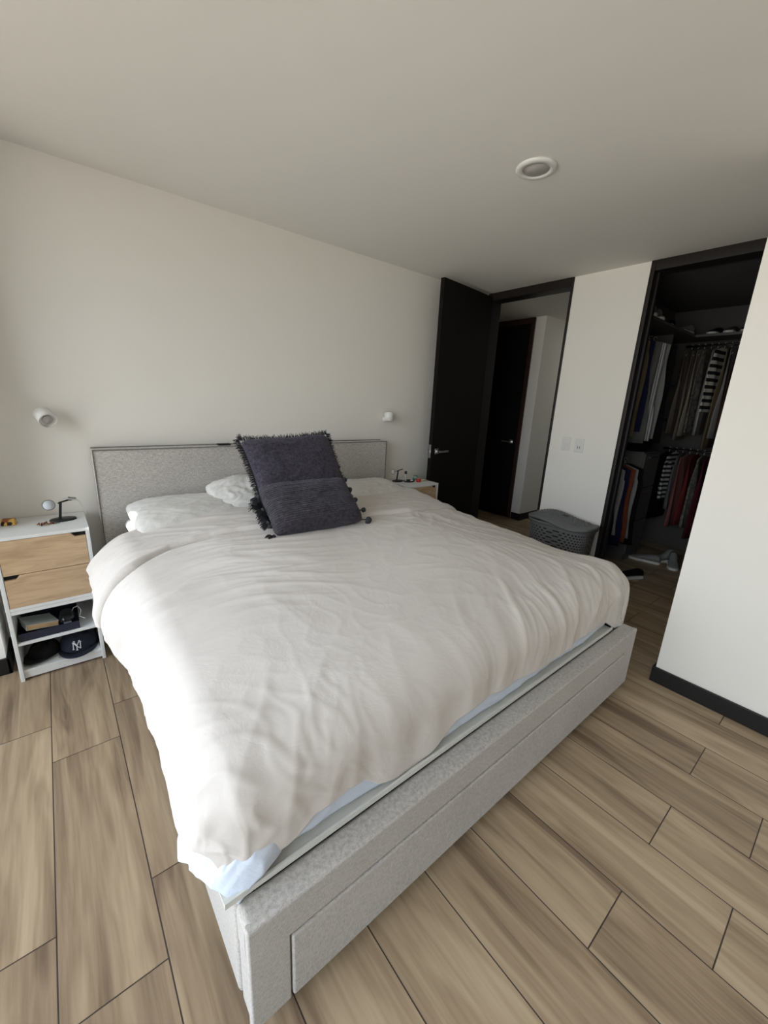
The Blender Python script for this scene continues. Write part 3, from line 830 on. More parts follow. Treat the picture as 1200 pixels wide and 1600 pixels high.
# square fringed cushion
SQ = .50
TLp, TRp = Vector((.572, -.50, 1.190)), Vector((1.165, -.51, 1.218))
BLp = Vector((.690, -.80, .785))
Wd = (TRp - TLp).length * .97; Hd = (TLp - BLp).length * 1.0
cen = (TRp + BLp) / 2 + Vector((0, 0, .0))
cu = pillow_mesh('cushion', Wd, Hd, .17, M_knit, seed=120, wr=.005, corner=.16, pinch=3.4)
cu.matrix_world = frame_from(cen, TRp - TLp, TLp - BLp)
tag(cu, 'large square charcoal knitted cushion with a ragged fringe, leaning at the centre of the bed', 'cushion')
fringe(cu, Wd, Hd, 'TLR', ln=.030, corner=.12)
for k, (lx, ly) in enumerate(((-.46, -.44), (-.47, -.36), (-.5, -.28), (-.42, -.5))):
    d_ = (lx, ly, .3) if ly > 0 else (lx, ly * 1.2, .5)
    tassel(cu, (lx * Wd, ly * Hd, .01), d_, ln=.05 if ly > 0 else .085, r=.016 if ly > 0 else .022, seed=40 + k, strands=60)
# ribbed lumbar cushion in front
TL2, TR2 = Vector((.655, -.775, .930)), Vector((1.155, -.795, .950))
BL2, BR2 = Vector((.585, -.965, .768)), Vector((1.105, -.985, .765))
W2 = ((TR2 - TL2).length + (BR2 - BL2).length) / 2 + .02; H2_ = ((TL2 - BL2).length + (TR2 - BR2).length) / 2 + .055
cl = pillow_mesh('lumbar_cushion', W2, H2_, .15, M_knit2, seed=140, wr=.004, corner=.08, pinch=3.2)
cl.matrix_world = frame_from((TL2 + TR2 + BL2 + BR2) / 4 + Vector((0, -.035, .028)), (TR2 - TL2) + (BR2 - BL2), (TL2 - BL2))
tag(cl, 'small oblong charcoal ribbed cushion with pompoms, resting against the fringed square one', 'cushion')
for k, ty in enumerate((-.48, -.26, -.02, .22, .45)):
    pompom(cl, (W2 / 2 + .006 + (.02 if ty < -.2 else 0), ty * H2_, .0), .014 if ty > -.4 else .017, 60 + k)
pompom(cl, (W2 / 2 + .022, -.50 * H2_, -.012), .015, 80)
for ty, dx in ((-.48, .026), (-.26, .026)):
    bm = bmesh.new(); tube(bm, [(W2 / 2 - .02, ty * H2_ * .92, 0), (W2 / 2 + dx, ty * H2_, -.002)], .003, 6)
    from_bm('pompom_cord', bm, M_fringe, cl)
tassel(cl, (-W2 / 2 + .005, -H2_ / 2 + .01, 0), (-1, -.25, .1), ln=.05, r=.014, seed=90)
for k, ty in enumerate((-.2, .05, .3)):
    tassel(cl, (-W2 / 2 + .004, ty * H2_, 0), (-1, -.5, -.3), ln=.05, r=.013, seed=91 + k)

# ------------------------------------------------------------------ nightstands
def nightstand(label, loc):
    t = thing('nightstand', label, 'nightstand', loc, 0, 'two-drawer nightstands beside the bed')
    w, d = .366, .350; y0 = -d           # front plane local y = y0, back y=0
    th = .016
    bm = bmesh.new()                       # upper carcass
    z0, z1 = .386, .757
    bx(bm, 0, w, y0, 0, z1 - th, z1); bx(bm, 0, th, y0, 0, z0, z1 - th); bx(bm, w - th, w, y0, 0, z0, z1 - th)
    bx(bm, th, w - th, y0, 0, z0, z0 + th); bx(bm, th, w - th, -.008, 0, z0 + th, z1 - th)
    bevel(from_bm('carcass', bm, M_white, t), .0012, 1)
    bm = bmesh.new()                       # lower open unit
    bw = w - .012
    bx(bm, 0, th, y0 + .002, 0, 0, z0); bx(bm, bw - th, bw, y0 + .002, 0, 0, z0)
    bx(bm, th, bw - th, y0 + .002, 0, z0 - th - .004, z0 - .001)
    bx(bm, th, bw - th, -.008, 0, 0.02, z0 - th)
    bx(bm, th, bw - th, y0 + .012, -.008, .040, .056); bx(bm, th, bw - th, y0 + .014, y0 + .026, .010, .040)
    bevel(from_bm('open_base', bm, M_white, t), .0012, 1)
    bm = bmesh.new(); bx(bm, th, bw - th, y0 + .006, -.008, .196, .211)
    bevel(from_bm('shelf', bm, M_white, t), .0012, 1)
    bm = bmesh.new(); bx(bm, th + .001, w - th - .001, y0 + .022, -.009, z0 + th, z1 - th - .001)
    from_bm('drawer_box', bm, M_dark, t)
    # drawer fronts with a scooped finger grip
    def front(za, zb, side_):
        xa, xb = th + .002, w - th - .002
        pts = [(xa, za), (xb, za)]
        g = .020; ln = .062; ramp = .022
        if side_ > 0:
            pts += [(xb, zb - g)] + [(xb - ln + ramp - ramp * i / 6, zb - g + g * (0.5 - 0.5 * math.cos(math.pi * i / 6))) for i in range(7)] + [(xa, zb)]
        else:
            pts += [(xb, zb)] + [(xa + ln - ramp * i / 6, zb - g * (0.5 - 0.5 * math.cos(math.pi * i / 6))) for i in range(7)] + [(xa, zb - g)]
        bm = bmesh.new()
        f = [bm.verts.new((x, y0 + .001, z)) for x, z in pts]; bk = [bm.verts.new((x, y0 + .017, z)) for x, z in pts]
        bm.faces.new(f); bm.faces.new(bk[::-1])
        for i in range(len(pts)):
            j = (i + 1) % len(pts); bm.faces.new((f[i], f[j], bk[j], bk[i]))
        o = from_bm('drawer', bm, M_oak, t); return o
    zm = .568
    front(zm + .0015, z1 - th - .0015, 1); front(z0 + th + .001, zm - .0015, -1)
    return t
ns = nightstand('white nightstand with two oak drawers and open shelves at the left of the bed', (-.4550, -.005, 0))
NS2X = 2.0953
ns2 = copy_tree(ns); ns2.location = (NS2X, -.005, 0)
ns2['label'] = 'white nightstand with oak drawers at the right of the bed, mostly hidden by the duvet'

NT = .757  # nightstand top
# charging stand with watch -------------------------------------------------
def charger(label, loc, rz, ring_x=-.05, sc=1.0, tall=.085, disc=False):
    t = thing('charging_stand', label, 'charging stand', loc, rz, 'wireless charging stands on the nightstands')
    Msc = Matrix.Diagonal((1.25 * sc, .85 * sc, sc, 1))
    lathe('base', [(0, 0), (.042, 0), (.046, .002), (.046, .007), (.043, .010), (0, .011)], M_black, t, 40, Msc)
    bm = bmesh.new(); Mx = Matrix.Translation((-.012, 0, .010)) @ Matrix.Rotation(R_(8), 4, 'Y')
    bx(bm, -.006, .006, -.003, .003, 0, tall, Mx)
    bevel(from_bm('stem', bm, M_black, t), .001)
    ztop = tall + .008
    bm = bmesh.new(); tube(bm, [(-.012, 0, ztop), (.010, -.001, ztop + .006), (.034, -.003, ztop + .012), (.050, -.004, ztop + .012)], .0045, 8)
    from_bm('arm', bm, M_black, t, True)
    n = 28; rr = .026
    cx, cz = ring_x, ztop - .002
    if disc:
        Mr = Matrix.Translation((cx, -.004, cz)) @ Matrix.Rotation(R_(80), 4, 'X')
        lathe('charging_disc', cyl_prof(.021, -.002, .002, .0008), M_plastwhite, t, 32, Mr)
        bm = bmesh.new(); tube(bm, [Mr @ Vector((.0225 * math.cos(2 * math.pi * k / 28), .0225 * math.sin(2 * math.pi * k / 28), 0)) for k in range(28)], .0015, 6, closed=True); from_bm('disc_rim', bm, M_black, t, True)
        bm = bmesh.new(); tube(bm, [(cx + .02, -.003, cz), (-.012, 0, ztop)], .002, 6); from_bm('bracket', bm, M_black, t)
    else:
        bm = bmesh.new()
        Mr = Matrix.Translation((cx, -.010, cz)) @ Matrix.Rotation(R_(70), 4, 'X')
        tube(bm, [Mr @ Vector((rr * math.cos(2 * math.pi * k / n), rr * math.sin(2 * math.pi * k / n), 0)) for k in range(n)], .0013, 6, closed=True)
        from_bm('charging_ring', bm, M_black, t, True)
        lathe('ring_face', cyl_prof(rr - .001, -.0008, .0008), mat('pale_disc_face', (.60, .63, .66), .7), t, 32, Mr)
    return t, ztop
ch, zt_ = charger('black wireless charging stand with a pale disc on the left nightstand', (-.185, -.150, NT), R_(8))
# watch resting on the stand arm, strap hanging down over the side
wt = thing('watch', 'black faced smart watch with a pale grey strap on the left charging stand', 'watch', (-.135, -.150, NT + zt_ + .018))
bm = bmesh.new(); bx(bm, -.019, .019, -.016, .016, -.005, .005, Matrix.Rotation(R_(12), 4, 'Y'))
bevel(from_bm('case', bm, mat('silver_watch_case', (.55, .55, .56), .3, metal=.9), wt), .004, 3)
bm = bmesh.new(); bx(bm, -.017, .017, -.014, .014, .005, .0062, Matrix.Rotation(R_(12), 4, 'Y')); bevel(from_bm('screen', bm, mat('watch_screen', (.01, .01, .012), .1), wt), .002)
def strap_mesh(name, pts, w, m, parent, th=.0012):
    bm = bmesh.new(); prev = None
    P = [Vector(p) for p in pts]
    rows = []
    for i, p in enumerate(P):
        t_ = (P[min(i + 1, len(P) - 1)] - P[max(i - 1, 0)]).normalized(); s = Vector((0, 1, 0)); nn = t_.cross(s).normalized()
        rows.append([bm.verts.new(p + s * a * w / 2 + nn * b_ * th) for a, b_ in ((-1, -1), (1, -1), (1, 1), (-1, 1))])
    for a, b_ in zip(rows, rows[1:]):
        for k in range(4): bm.faces.new((a[k], a[(k + 1) % 4], b_[(k + 1) % 4], b_[k]))
    bm.faces.new(rows[0][::-1]); bm.faces.new(rows[-1])
    return from_bm(name, bm, m, parent, False)
M_strap = mat('pale_grey_strap', (.55, .54, .50), .7)
strap_mesh('strap', [(.017, 0, -.004), (.028, 0, -.016), (.036, 0, -.035), (.043, 0, -.060), (.048, 0, -.082), (.049, 0, -.098)], .018, M_strap, wt)
strap_mesh('strap', [(-.018, 0, .002), (-.030, 0, .003), (-.044, 0, -.002), (-.056, 0, -.009), (-.066, 0, -.018)], .018, M_strap, wt)

# bead pile -----------------------------------------------------------------
rnd = random.Random(5)
bd = thing('bead_bracelet', 'small heap of red and dark beads on the left nightstand', 'bracelet', (-.262, -.205, NT))
Mb = [mat('red_bead', (.28, .035, .02), .35), mat('dark_bead', (.035, .022, .018), .3), mat('gold_bead', (.42, .25, .09), .35)]
for g in range(3):
    bm = bmesh.new()
    for k in range(34):
        if k % 3 != g: continue
        a = k / 34 * 6.283 * 2.4; rr = .018 + .012 * math.sin(a * 1.7)
        c = Vector((rr * 1.3 * math.cos(a), rr * .75 * math.sin(a), .0042 + .0045 * (k % 2) * rnd.random() * 1.6))
        bmesh.ops.create_icosphere(bm, subdivisions=1, radius=.0042, matrix=Matrix.Translation(c))
    from_bm('beads', bm, Mb[g], bd, True)
bm = bmesh.new(); tube(bm, [(.028, 0, .002), (.040, -.003, .002), (.054, .002, .0022), (.062, -.002, .002)], .0016, 6); from_bm('cord', bm, Mb[1], bd)

# patterned tin at the left edge ---------------------------------------------
m, nt, b = new_mat('yellow_brown_patterned_case'); b.inputs['Roughness'].default_value = .3
tc = N(nt, 'TexCoord'); v = N(nt, 'TexVoronoi'); v.inputs['Scale'].default_value = 55; nt.links.new(tc.outputs['Object'], v.inputs['Vector'])
cr = N(nt, 'ValToRGB'); cr.color_ramp.interpolation = 'CONSTANT'; nt.links.new(v.outputs['Color'], cr.inputs[0])
e = cr.color_ramp.elements; e[0].color = (.03, .015, .01, 1); e[1].position = .75; e[1].color = (.75, .48, .06, 1)
q = e.new(.35); q.color = (.30, .09, .03, 1); q = e.new(.55); q.color = (.62, .38, .08, 1)
nt.links.new(cr.outputs[0], b.inputs['Base Color'])
bm = bmesh.new(); bx(bm, -.030, .030, -.020, .020, 0, .034); 
for vv in bm.verts:
    if vv.co.z > .02: vv.co.y *= .55; vv.co.x *= .9
o = from_bm('patterned_case', bm, m); bevel(o, .006, 3); o.location = (-.398, -.125, NT); o.rotation_euler = (0, 0, R_(-12))
tag(o, 'little yellow and brown patterned case at the far left of the nightstand', 'case')

# cable up the wall at the pillar
bm = bmesh.new(); tube(bm, [(-.492, -.05, NT + .04), (-.490, -.045, .84), (-.493, -.035, .90)], .002, 6)

# middle shelf: navy tray, book, case, cable ---------------------------------
SZ = .211
M_tray = mat('navy_tray_card', (.018, .020, .040), .6)
bm = bmesh.new()
tx0, tx1, ty0, ty1 = -.430, -.190, -.338, -.090
bx(bm, tx0, tx1, ty0, ty1, SZ, SZ + .003); bx(bm, tx0, tx1, ty0, ty0 + .003, SZ + .003, SZ + .042); bx(bm, tx0, tx1, ty1 - .003, ty1, SZ + .003, SZ + .042)
bx(bm, tx0, tx0 + .003, ty0 + .003, ty1 - .003, SZ + .003, SZ + .042); bx(bm, tx1 - .003, tx1, ty0 + .003, ty1 - .003, SZ + .003, SZ + .042)
o = from_bm('tray', bm, M_tray, loc=(-.31, -.21, SZ)); tag(o, 'shallow navy tray on the middle shelf of the left nightstand', 'tray')
bk = thing('book', 'pale covered paperback with tan page edges in the navy tray', 'book', (-.357, -.225, SZ + .026)); bk.rotation_euler = (R_(-8), R_(10), R_(12))
M_cover = mat('pale_book_cover', (.68, .74, .70), .5); M_pages = mat('tan_pages', (.62, .42, .22), .8, stretch=(1, 1, 60), color2=(.52, .34, .17))
bm = bmesh.new(); bx(bm, -.062, .062, -.088, .088, .0, .0225); from_bm('pages', bm, M_pages, bk)
bm = bmesh.new(); bx(bm, -.064, .064, -.090, .090, .0226, .0240); bx(bm, -.064, .064, -.090, .090, -.0015, -.0001); bx(bm, -.0655, -.064, -.090, .090, -.0015, .0240); from_bm('cover', bm, M_cover, bk)
bm = bmesh.new()
for k in range(4): bx(bm, -.045, .045 - .012 * (k % 2), .02 - k * .02, .024 - k * .02, .0240, .0243)
from_bm('cover_print', bm, mat('grey_green_print', (.35, .45, .42), .6), bk)
gc = thing('sunglasses_case', 'black glossy case with a small grey label in the navy tray', 'case', (-.238, -.255, SZ + .010))
bm = bmesh.new(); bmesh.ops.create_uvsphere(bm, u_segments=24, v_segments=14, radius=1)
for v_ in bm.verts:
    c = v_.co; v_.co = Vector((math.copysign(abs(c.x) ** .8, c.x) * .034, math.copysign(abs(c.y) ** .7, c.y) * .060, math.copysign(abs(c.z) ** .8, c.z) * .030 + .034))
from_bm('shell', bm, mat('glossy_black', (.012, .014, .014), .2), gc, True)
bm = bmesh.new(); bx(bm, -.016, .016, -.0625, -.0605, .018, .032); from_bm('label_plate', bm, mat('grey_label', (.20, .21, .24), .5), gc)
bm = bmesh.new(); tube(bm, [(.020, .01, .05), (.030, .0, .075), (.05, .0, .08), (.06, -.02, .06), (.05, -.04, .035), (.07, -.06, .028)], .0018, 6)
o = from_bm('charging_cable', bm, M_plastwhite, None, True); o.location = (-.235, -.25, SZ + .008); tag(o, 'white charging cable curling over the black case in the tray', 'cable')

# caps ----------------------------------------------------------------------
def cap(name, label, loc, rz, m, logo=False, sc=1.0):
    t = thing(name, label, 'cap', loc, rz)
    bm = bmesh.new(); seg, rings = 36, 14
    a, b_, c = .085 * sc, .098 * sc, .085 * sc
    rows = []
    for j in range(rings + 1):
        ph = j / rings * math.pi / 2
        rows.append([bm.verts.new((a * math.cos(th) * math.cos(ph) ** .75, b_ * math.sin(th) * math.cos(ph) ** .75, c * math.sin(ph) * (1 + .04 * math.cos(6 * th)))) for th in [2 * math.pi * i / seg for i in range(seg)]])
    for r0, r1 in zip(rows, rows[1:]):
        for i in range(seg):
            bm.faces.new((r0[i], r0[(i + 1) % seg], r1[(i + 1) % seg], r1[i]))
    bmesh.ops.remove_doubles(bm, verts=bm.verts, dist=1e-4)
    o = from_bm('crown', bm, m, t, True); s = o.modifiers.new('s', 'SOLIDIFY'); s.thickness = .002
    # brim: crescent pointing to local -y
    bm = bmesh.new(); n = 20; rows = []
    for i in range(n + 1):
        th = math.pi * (1.0 + i / n)  # -x .. +x through -y
        cx, cy = math.cos(th), math.sin(th)
        inner = Vector((a * cx, b_ * cy, .004)); ext = .068 * sc * (math.sin(math.pi * i / n) ** .6)
        row = []
        for k in range(6):
            f = k / 5; p = inner + Vector((cx * .25, cy, 0)) * ext * f
            p.z = .004 + .014 * f * (1 - (p.x / .10) ** 2)
            row.append(bm.verts.new(p))
        rows.append(row)
    for r0, r1 in zip(rows, rows[1:]):
        for k in range(5): bm.faces.new((r0[k], r0[k + 1], r1[k + 1], r1[k]))
    o = from_bm('brim', bm, m, t, True); s = o.modifiers.new('s', 'SOLIDIFY'); s.thickness = .003; s.offset = 0
    lathe('top_button', [(0, c * 1.04), (.006, c * 1.035), (.0065, c * 1.0), (0, c * .98)], m, t, 12)
    if logo:
        def on(x, z):   # front of crown
            ph = math.asin(min(.99, z / c)); yy = -b_ * math.cos(ph) ** .75 * math.sqrt(max(0, 1 - (x / (a * math.cos(ph) ** .75)) ** 2))
            return Vector((x, yy - .0015, z))
        s_ = .0155; zc = .040
        N_ = [[(-1, -1), (-1, 1)], [(-1, 1), (1, -1)], [(1, -1), (1, 1)]]
        Y_ = [[(-.75, 1.35), (0, .1)], [(.75, 1.35), (0, .1)], [(0, .1), (0, -1.35)]]
        ser = [[(-1.25, 1), (-.75, 1)], [(-1.25, -1), (-.75, -1)], [(.75, 1), (1.25, 1)], [(-1.0, 1.35), (-.5, 1.35)], [(.5, 1.35), (1.0, 1.35)], [(-.3, -1.35), (.3, -1.35)]]
        bm = bmesh.new()
        for p_, q_ in N_ + Y_ + ser:
            pts = [on((p_[0] + (q_[0] - p_[0]) * f) * s_, zc + (p_[1] + (q_[1] - p_[1]) * f) * s_) for f in (0, .25, .5, .75, 1)]
            tube(bm, pts, .0021, 6)
        from_bm('emblem', bm, M_embroid, t, True)
    return t
cap('baseball_cap', 'plain black cap on the bottom shelf of the left nightstand', (-.356, -.215, .058), R_(-25), M_blackcloth, sc=.80)
cp = cap('baseball_cap', 'navy baseball cap with a white embroidered monogram on the bottom shelf', (-.205, -.215, .060), R_(10), M_navy, logo=True, sc=1.02)
cp.rotation_euler = (R_(3), 0, R_(-8))
bm = bmesh.new(); bx(bm, -.300, -.225, -.32, -.16, .0565, .0575)
o = from_bm('folded_paper', bm, mat('pale_grey_cloth', (.5, .52, .55), .9), loc=(-.265, -.25, .0565)); tag(o, 'pale folded paper between the two caps', 'paper')

# ------------------------------------------------------------------ things on the right nightstand
def R2(x, y): return (NS2X + x, y, NT)
ch2, _ = charger('black wireless charging stand with a white disc on the right nightstand', R2(.075, -.13), 0, ring_x=-.062, disc=True)
o = thing('spray_bottle', 'slim clear bottle with a black cap on the right nightstand', 'bottle', R2(.150, -.150))
lathe('body', [(0, 0), (.010, 0), (.011, .002), (.011, .062), (.007, .066), (0, .066)], mat('frosted_clear_plastic', (.50, .49, .46), .3), o, 20)
lathe('cap', [(0, .066), (.0115, .066), (.0115, .088), (.010, .090), (0, .090)], M_black, o, 20)
o = thing('small_tray', 'black dish with a white lid inside on the right nightstand', 'tray', R2(.165, -.185))
lathe('dish', [(0, 0), (.045, 0), (.052, .012), (.050, .012), (.043, .003), (0, .003)], M_black, o, 30, Matrix.Diagonal((1.15, .8, 1, 1)))
lathe('lid', cyl_prof(.012, .003, .016, .002), M_plastwhite, o, 16, Matrix.Translation((.022, -.008, 0)))
o = thing('candle_jar', 'short red glass jar near the front of the right nightstand', 'jar', R2(.232, -.235))
lathe('glass', [(0, 0), (.018, 0), (.0215, .004), (.0215, .024), (.018, .028), (0, .028)], mat('red_glass', (.48, .015, .015), .15), o, 24)
lathe('lid', cyl_prof(.019, .028, .034, .002), mat('pink_lid', (.52, .14, .12), .4), o, 24)
o = thing('cream_tube', 'cream coloured tube lying on the right nightstand', 'tube', R2(.292, -.230))
bm = bmesh.new(); tube(bm, [(-.035, 0, .010), (.0, .004, .010), (.035, .008, .010)], .010, 12); from_bm('tube_body', bm, mat('cream_plastic', (.62, .54, .38), .5), o, True)
bm = bmesh.new(); tube(bm, [(.035, .008, .010), (.052, .010, .010)], .0085, 12); from_bm('cap', bm, mat('brown_cap', (.10, .07, .05), .5), o, True)
o = thing('cream_jar', 'round green jar with a pale lid at the back of the right nightstand', 'jar', R2(.285, -.135))
lathe('jar_body', cyl_prof(.026, 0, .018, .003), mat('teal_green_plastic', (.10, .20, .16), .4), o, 24)
lathe('lid', cyl_prof(.020, .018, .032, .003), mat('mint_plastic', (.50, .58, .54), .4), o, 24)
lathe('stripe', cyl_prof(.0205, .032, .036, .001), mat('dark_teal_plastic', (.04, .16, .16), .4), o, 24)

# phone on top of the headboard
o = box('remote_control', .655, .735, -.085, -.045, HBZ - .004, HBZ + .008, M_black, bev=.003); tag(o, 'slim black remote lying on the headboard beside the fringed cushion', 'remote control')

# ------------------------------------------------------------------ sconces, ceiling light, switches
def sconce(label, loc, rx, ry, rz):
    t = thing('wall_lamp', label, 'wall lamp', loc, 0, 'white swivel reading lamps above the headboard')
    lathe('wall_mount', cyl_prof(.019, 0, .030, .003), M_plastwhite, t, 28, Matrix.Rotation(R_(90), 4, 'X'))
    Mh = Matrix.Translation((0.004, -.062, .022)) @ Matrix.Rotation(rz, 4, 'Z') @ Matrix.Rotation(ry, 4, 'Y') @ Matrix.Rotation(rx, 4, 'X')
    hd_ = lathe('lamp_head', [(0, .036), (.034, .036), (.040, .030), (.040, -.036), (.037, -.036), (.037, -.026), (.028, -.024), (.0, -.024)], M_plastwhite, t, 36, Mh)
    lathe('lens', [(.0, -.0245), (.024, -.0255), (.024, -.030), (.0, -.030)], M_lens, t, 30, Mh)
    bm = bmesh.new(); tube(bm, [(0, -.028, 0), (.001, -.040, .008), (.003, -.05, .014)], .008, 10); from_bm('swivel', bm, M_plastwhite, t, True)
    return t
sconce('white swivel wall lamp above the left nightstand', (-.192, 0, 1.262), R_(-56), R_(-32), 0)
sconce('white swivel wall lamp by the right end of the headboard', (2.088, 0, 1.292), R_(-8), R_(0), 0)

cl_ = thing('ceiling_light', 'round flush white light set in the ceiling', 'ceiling light', (1.688, -1.506, H))
lathe('rim', [(.0, -.004), (.058, -.004), (.060, -.012), (.083, -.010), (.089, -.004), (.089, 0), (0, 0)], M_plastwhite, cl_, 56)
lathe('diffuser', [(0, -.0075), (.059, -.0070), (.059, -.004), (0, -.004)], M_lens, cl_, 48)

def switch(label, y, z, kind):
    t = thing('wall_switch' if kind == 0 else 'wall_outlet', label, 'switch' if kind == 0 else 'outlet', (XR, y, z))
    bm = bmesh.new(); bx(bm, -.008, 0, -.037, .037, -.058, .058)
    bevel(from_bm('plate', bm, M_plastwhite, t), .003)
    if kind == 0:
        for k in range(3):
            bm = bmesh.new(); bx(bm, -.012, -.008, -.021, .021, -.038 + k * .026, -.014 + k * .026); bevel(from_bm('rocker', bm, M_plastwhite, t), .0015)
    else:
        bm = bmesh.new(); bx(bm, -.012, -.008, -.021, .021, .014, .038); bevel(from_bm('rocker', bm, M_plastwhite, t), .0015)
        bm = bmesh.new(); bx(bm, -.011, -.008, -.021, .021, -.038, .010); sk = bevel(from_bm('socket', bm, M_plastwhite, t), .0015)
        bm = bmesh.new(); bx(bm, -.0114, -.0108, -.010, -.006, -.026, -.006); bx(bm, -.0114, -.0108, .006, .010, -.026, -.006); from_bm('slots', bm, M_dark, sk)
switch('white triple rocker switch plate nearest the door frame', -1.033, 1.155, 0)
switch('white outlet plate with one rocker, nearer the closet', -1.150, 1.152, 1)

# ------------------------------------------------------------------ laundry hamper
def hamper():
    t = thing('laundry_hamper', 'grey woven plastic laundry hamper with a lid beside the closet', 'hamper', (3.110, -1.212, 0))
    LX, LY = .150, .262      # half sizes at the top (x depth, y length)
    def rr(hx, hy, n=72, p=3.4):
        out = []
        for i in range(n):
            th = 2 * math.pi * i / n; c, s = math.cos(th), math.sin(th)
            out.append((hx * math.copysign(abs(c) ** (2 / p), c), hy * math.copysign(abs(s) ** (2 / p), s)))
        return out
    # body: wall with slots, built as grid of cells with gaps
    n, rows = 168, 44; z0, z1 = .02, .505
    def ring(z):
        f = (z - 0) / .52; k = .86 + .14 * f
        return rr(LX * k, LY * k, n)
    bm = bmesh.new(); grid = []
    zz = [z0 + (z1 - z0) * j / rows for j in range(rows + 1)]
    for z in zz: grid.append([bm.verts.new((x, y, z)) for x, y in ring(z)])
    for j in range(rows):
        for i in range(n):
            # slots: staggered dashes
            cellr = j % 2; colg = i // 2
            hole = (3 < j < rows - 3) and cellr == 0 and ((i + (j // 2) * 2) % 4) < 2
            if hole: continue
            a, b_ = grid[j], grid[j + 1]; k = (i + 1) % n
            bm.faces.new((a[i], a[k], b_[k], b_[i]))
    fl = [v for v in grid[0]]; bm.faces.new(fl[::-1])
    o = from_bm('body', bm, M_grey, t, True); s = o.modifiers.new('s', 'SOLIDIFY'); s.thickness = .004; s.offset = -1
    bm = bmesh.new(); ri = [[bm.verts.new((x, y, z)) for x, y in rr(LX * (.86 + .14 * z / .52) - .012, LY * (.86 + .14 * z / .52) - .012, 60)] for z in (.026, .49)]
    for i in range(60): bm.faces.new((ri[0][i], ri[0][(i + 1) % 60], ri[1][(i + 1) % 60], ri[1][i]))
    bm.faces.new(ri[0][::-1]); bm.faces.new(ri[1])
    from_bm('shade_core', bm, M_dark, t)  # added dark core so the hollow behind the slots looks shaded
    # rim
    bm = bmesh.new()
    prof = [(1.00, .500), (1.05, .500), (1.06, .520), (1.03, .524), (.98, .520)]
    rings_ = [[bm.verts.new((x, y, z)) for x, y in rr(LX * k, LY * k, 96)] for k, z in prof]
    for a, b_ in zip(rings_, rings_[1:] + rings_[:1]):
        for i in range(96): bm.faces.new((a[i], a[(i + 1) % 96], b_[(i + 1) % 96], b_[i]))
    from_bm('rim', bm, M_grey, t, True)
    # lid with saddle curve (higher in the left end), dashes embossed
    bm = bmesh.new(); N1 = 96; rad = [0.0, .2, .35, .5, .65, .8, .92, 1.0, 1.03, 1.03]
    def lz(x, y, k):
        u = y / LY
        crown = .040 * (1 - min(k, 1) ** 2.2) + .018
        wave = .018 * math.sin(u * math.pi * .95) 
        return .524 + crown + wave * (1 if k <= 1 else 1)
    rings_ = []
    for ri, k in enumerate(rad):
        if k == 0: rings_.append([bm.verts.new((0, 0, lz(0, 0, 0)))]); continue
        R1 = []
        for x, y in rr(LX * 1.04 * min(k, 1.03), LY * 1.04 * min(k, 1.03), N1):
            z = lz(x, y, k)
            if ri == len(rad) - 1: z -= .026
            R1.append(bm.verts.new((x, y, z)))
        rings_.append(R1)
    for a, b_ in zip(rings_, rings_[1:]):
        for i in range(N1):
            j = (i + 1) % N1
            if len(a) == 1: bm.faces.new((a[0], b_[i], b_[j]))
            else: bm.faces.new((a[i], b_[i], b_[j], a[j]))
    lid = from_bm('lid', bm, M_grey, t, True); s = lid.modifiers.new('s', 'SOLIDIFY'); s.thickness = .005; s.offset = -1
    bm = bmesh.new()
    for iy in range(-9, 10):
        for ix in range(-4, 5):
            x = ix * .026; y = iy * .025 + (.0125 if ix % 2 else 0)
            k = (abs(x / (LX * 1.04)) ** 3.4 + abs(y / (LY * 1.04)) ** 3.4) ** (1 / 3.4)
            if k > .82 or (abs(ix) <= 0 and abs(iy) <= 2): continue
            z = lz(x, y, k)
            bx(bm, x - .004, x + .004, y - .009, y + .009, z - .001, z + .0045)
    o = from_bm('weave_ridges', bm, M_grey, lid)
    bm = bmesh.new(); z = lz(0, 0, .1); bx(bm, -.012, .002, -.045, .045, z - .002, z + .0015); o = from_bm('grip_slot', bm, M_dark, lid)
hamper()

# ------------------------------------------------------------------ closet
struct(box('closet_ceiling_shade_sheet', XR + TW, XCB, RY, -1.075, H - .012, H - .001, M_closetwall))  # added dark sheet in place of shade on the closet ceiling
struct(box('closet_side_shade_sheet', XR + TW, XCB, RY, RY + .01, 0, H - .012, M_closetwall))  # added dark sheet, closet shade put into its colour
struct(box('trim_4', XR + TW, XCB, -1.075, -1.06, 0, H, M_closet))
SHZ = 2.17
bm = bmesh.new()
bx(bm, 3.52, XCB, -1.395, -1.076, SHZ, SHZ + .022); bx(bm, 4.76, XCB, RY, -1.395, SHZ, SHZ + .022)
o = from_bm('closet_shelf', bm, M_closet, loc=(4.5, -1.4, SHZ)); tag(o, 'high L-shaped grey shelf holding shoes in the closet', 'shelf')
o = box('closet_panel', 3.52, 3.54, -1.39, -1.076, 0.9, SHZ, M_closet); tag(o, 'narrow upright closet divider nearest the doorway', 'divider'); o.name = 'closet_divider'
cab = thing('closet_cabinet', 'grey closet drawer cabinet under the left hanging clothes', 'cabinet', (4.31, -1.23, 0))
def cpart(o): o.parent = cab; o.matrix_parent_inverse = Matrix.Translation(-Vector(cab.location)); return o
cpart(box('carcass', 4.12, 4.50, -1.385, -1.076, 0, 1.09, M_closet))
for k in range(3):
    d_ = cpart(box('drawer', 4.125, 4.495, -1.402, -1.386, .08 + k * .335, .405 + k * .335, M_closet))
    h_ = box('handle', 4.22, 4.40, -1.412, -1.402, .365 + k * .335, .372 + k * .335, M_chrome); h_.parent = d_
tow = thing('shelf_tower', 'dark open shelf tower in the inner closet corner', 'shelf tower', (4.72, -1.2, 0))
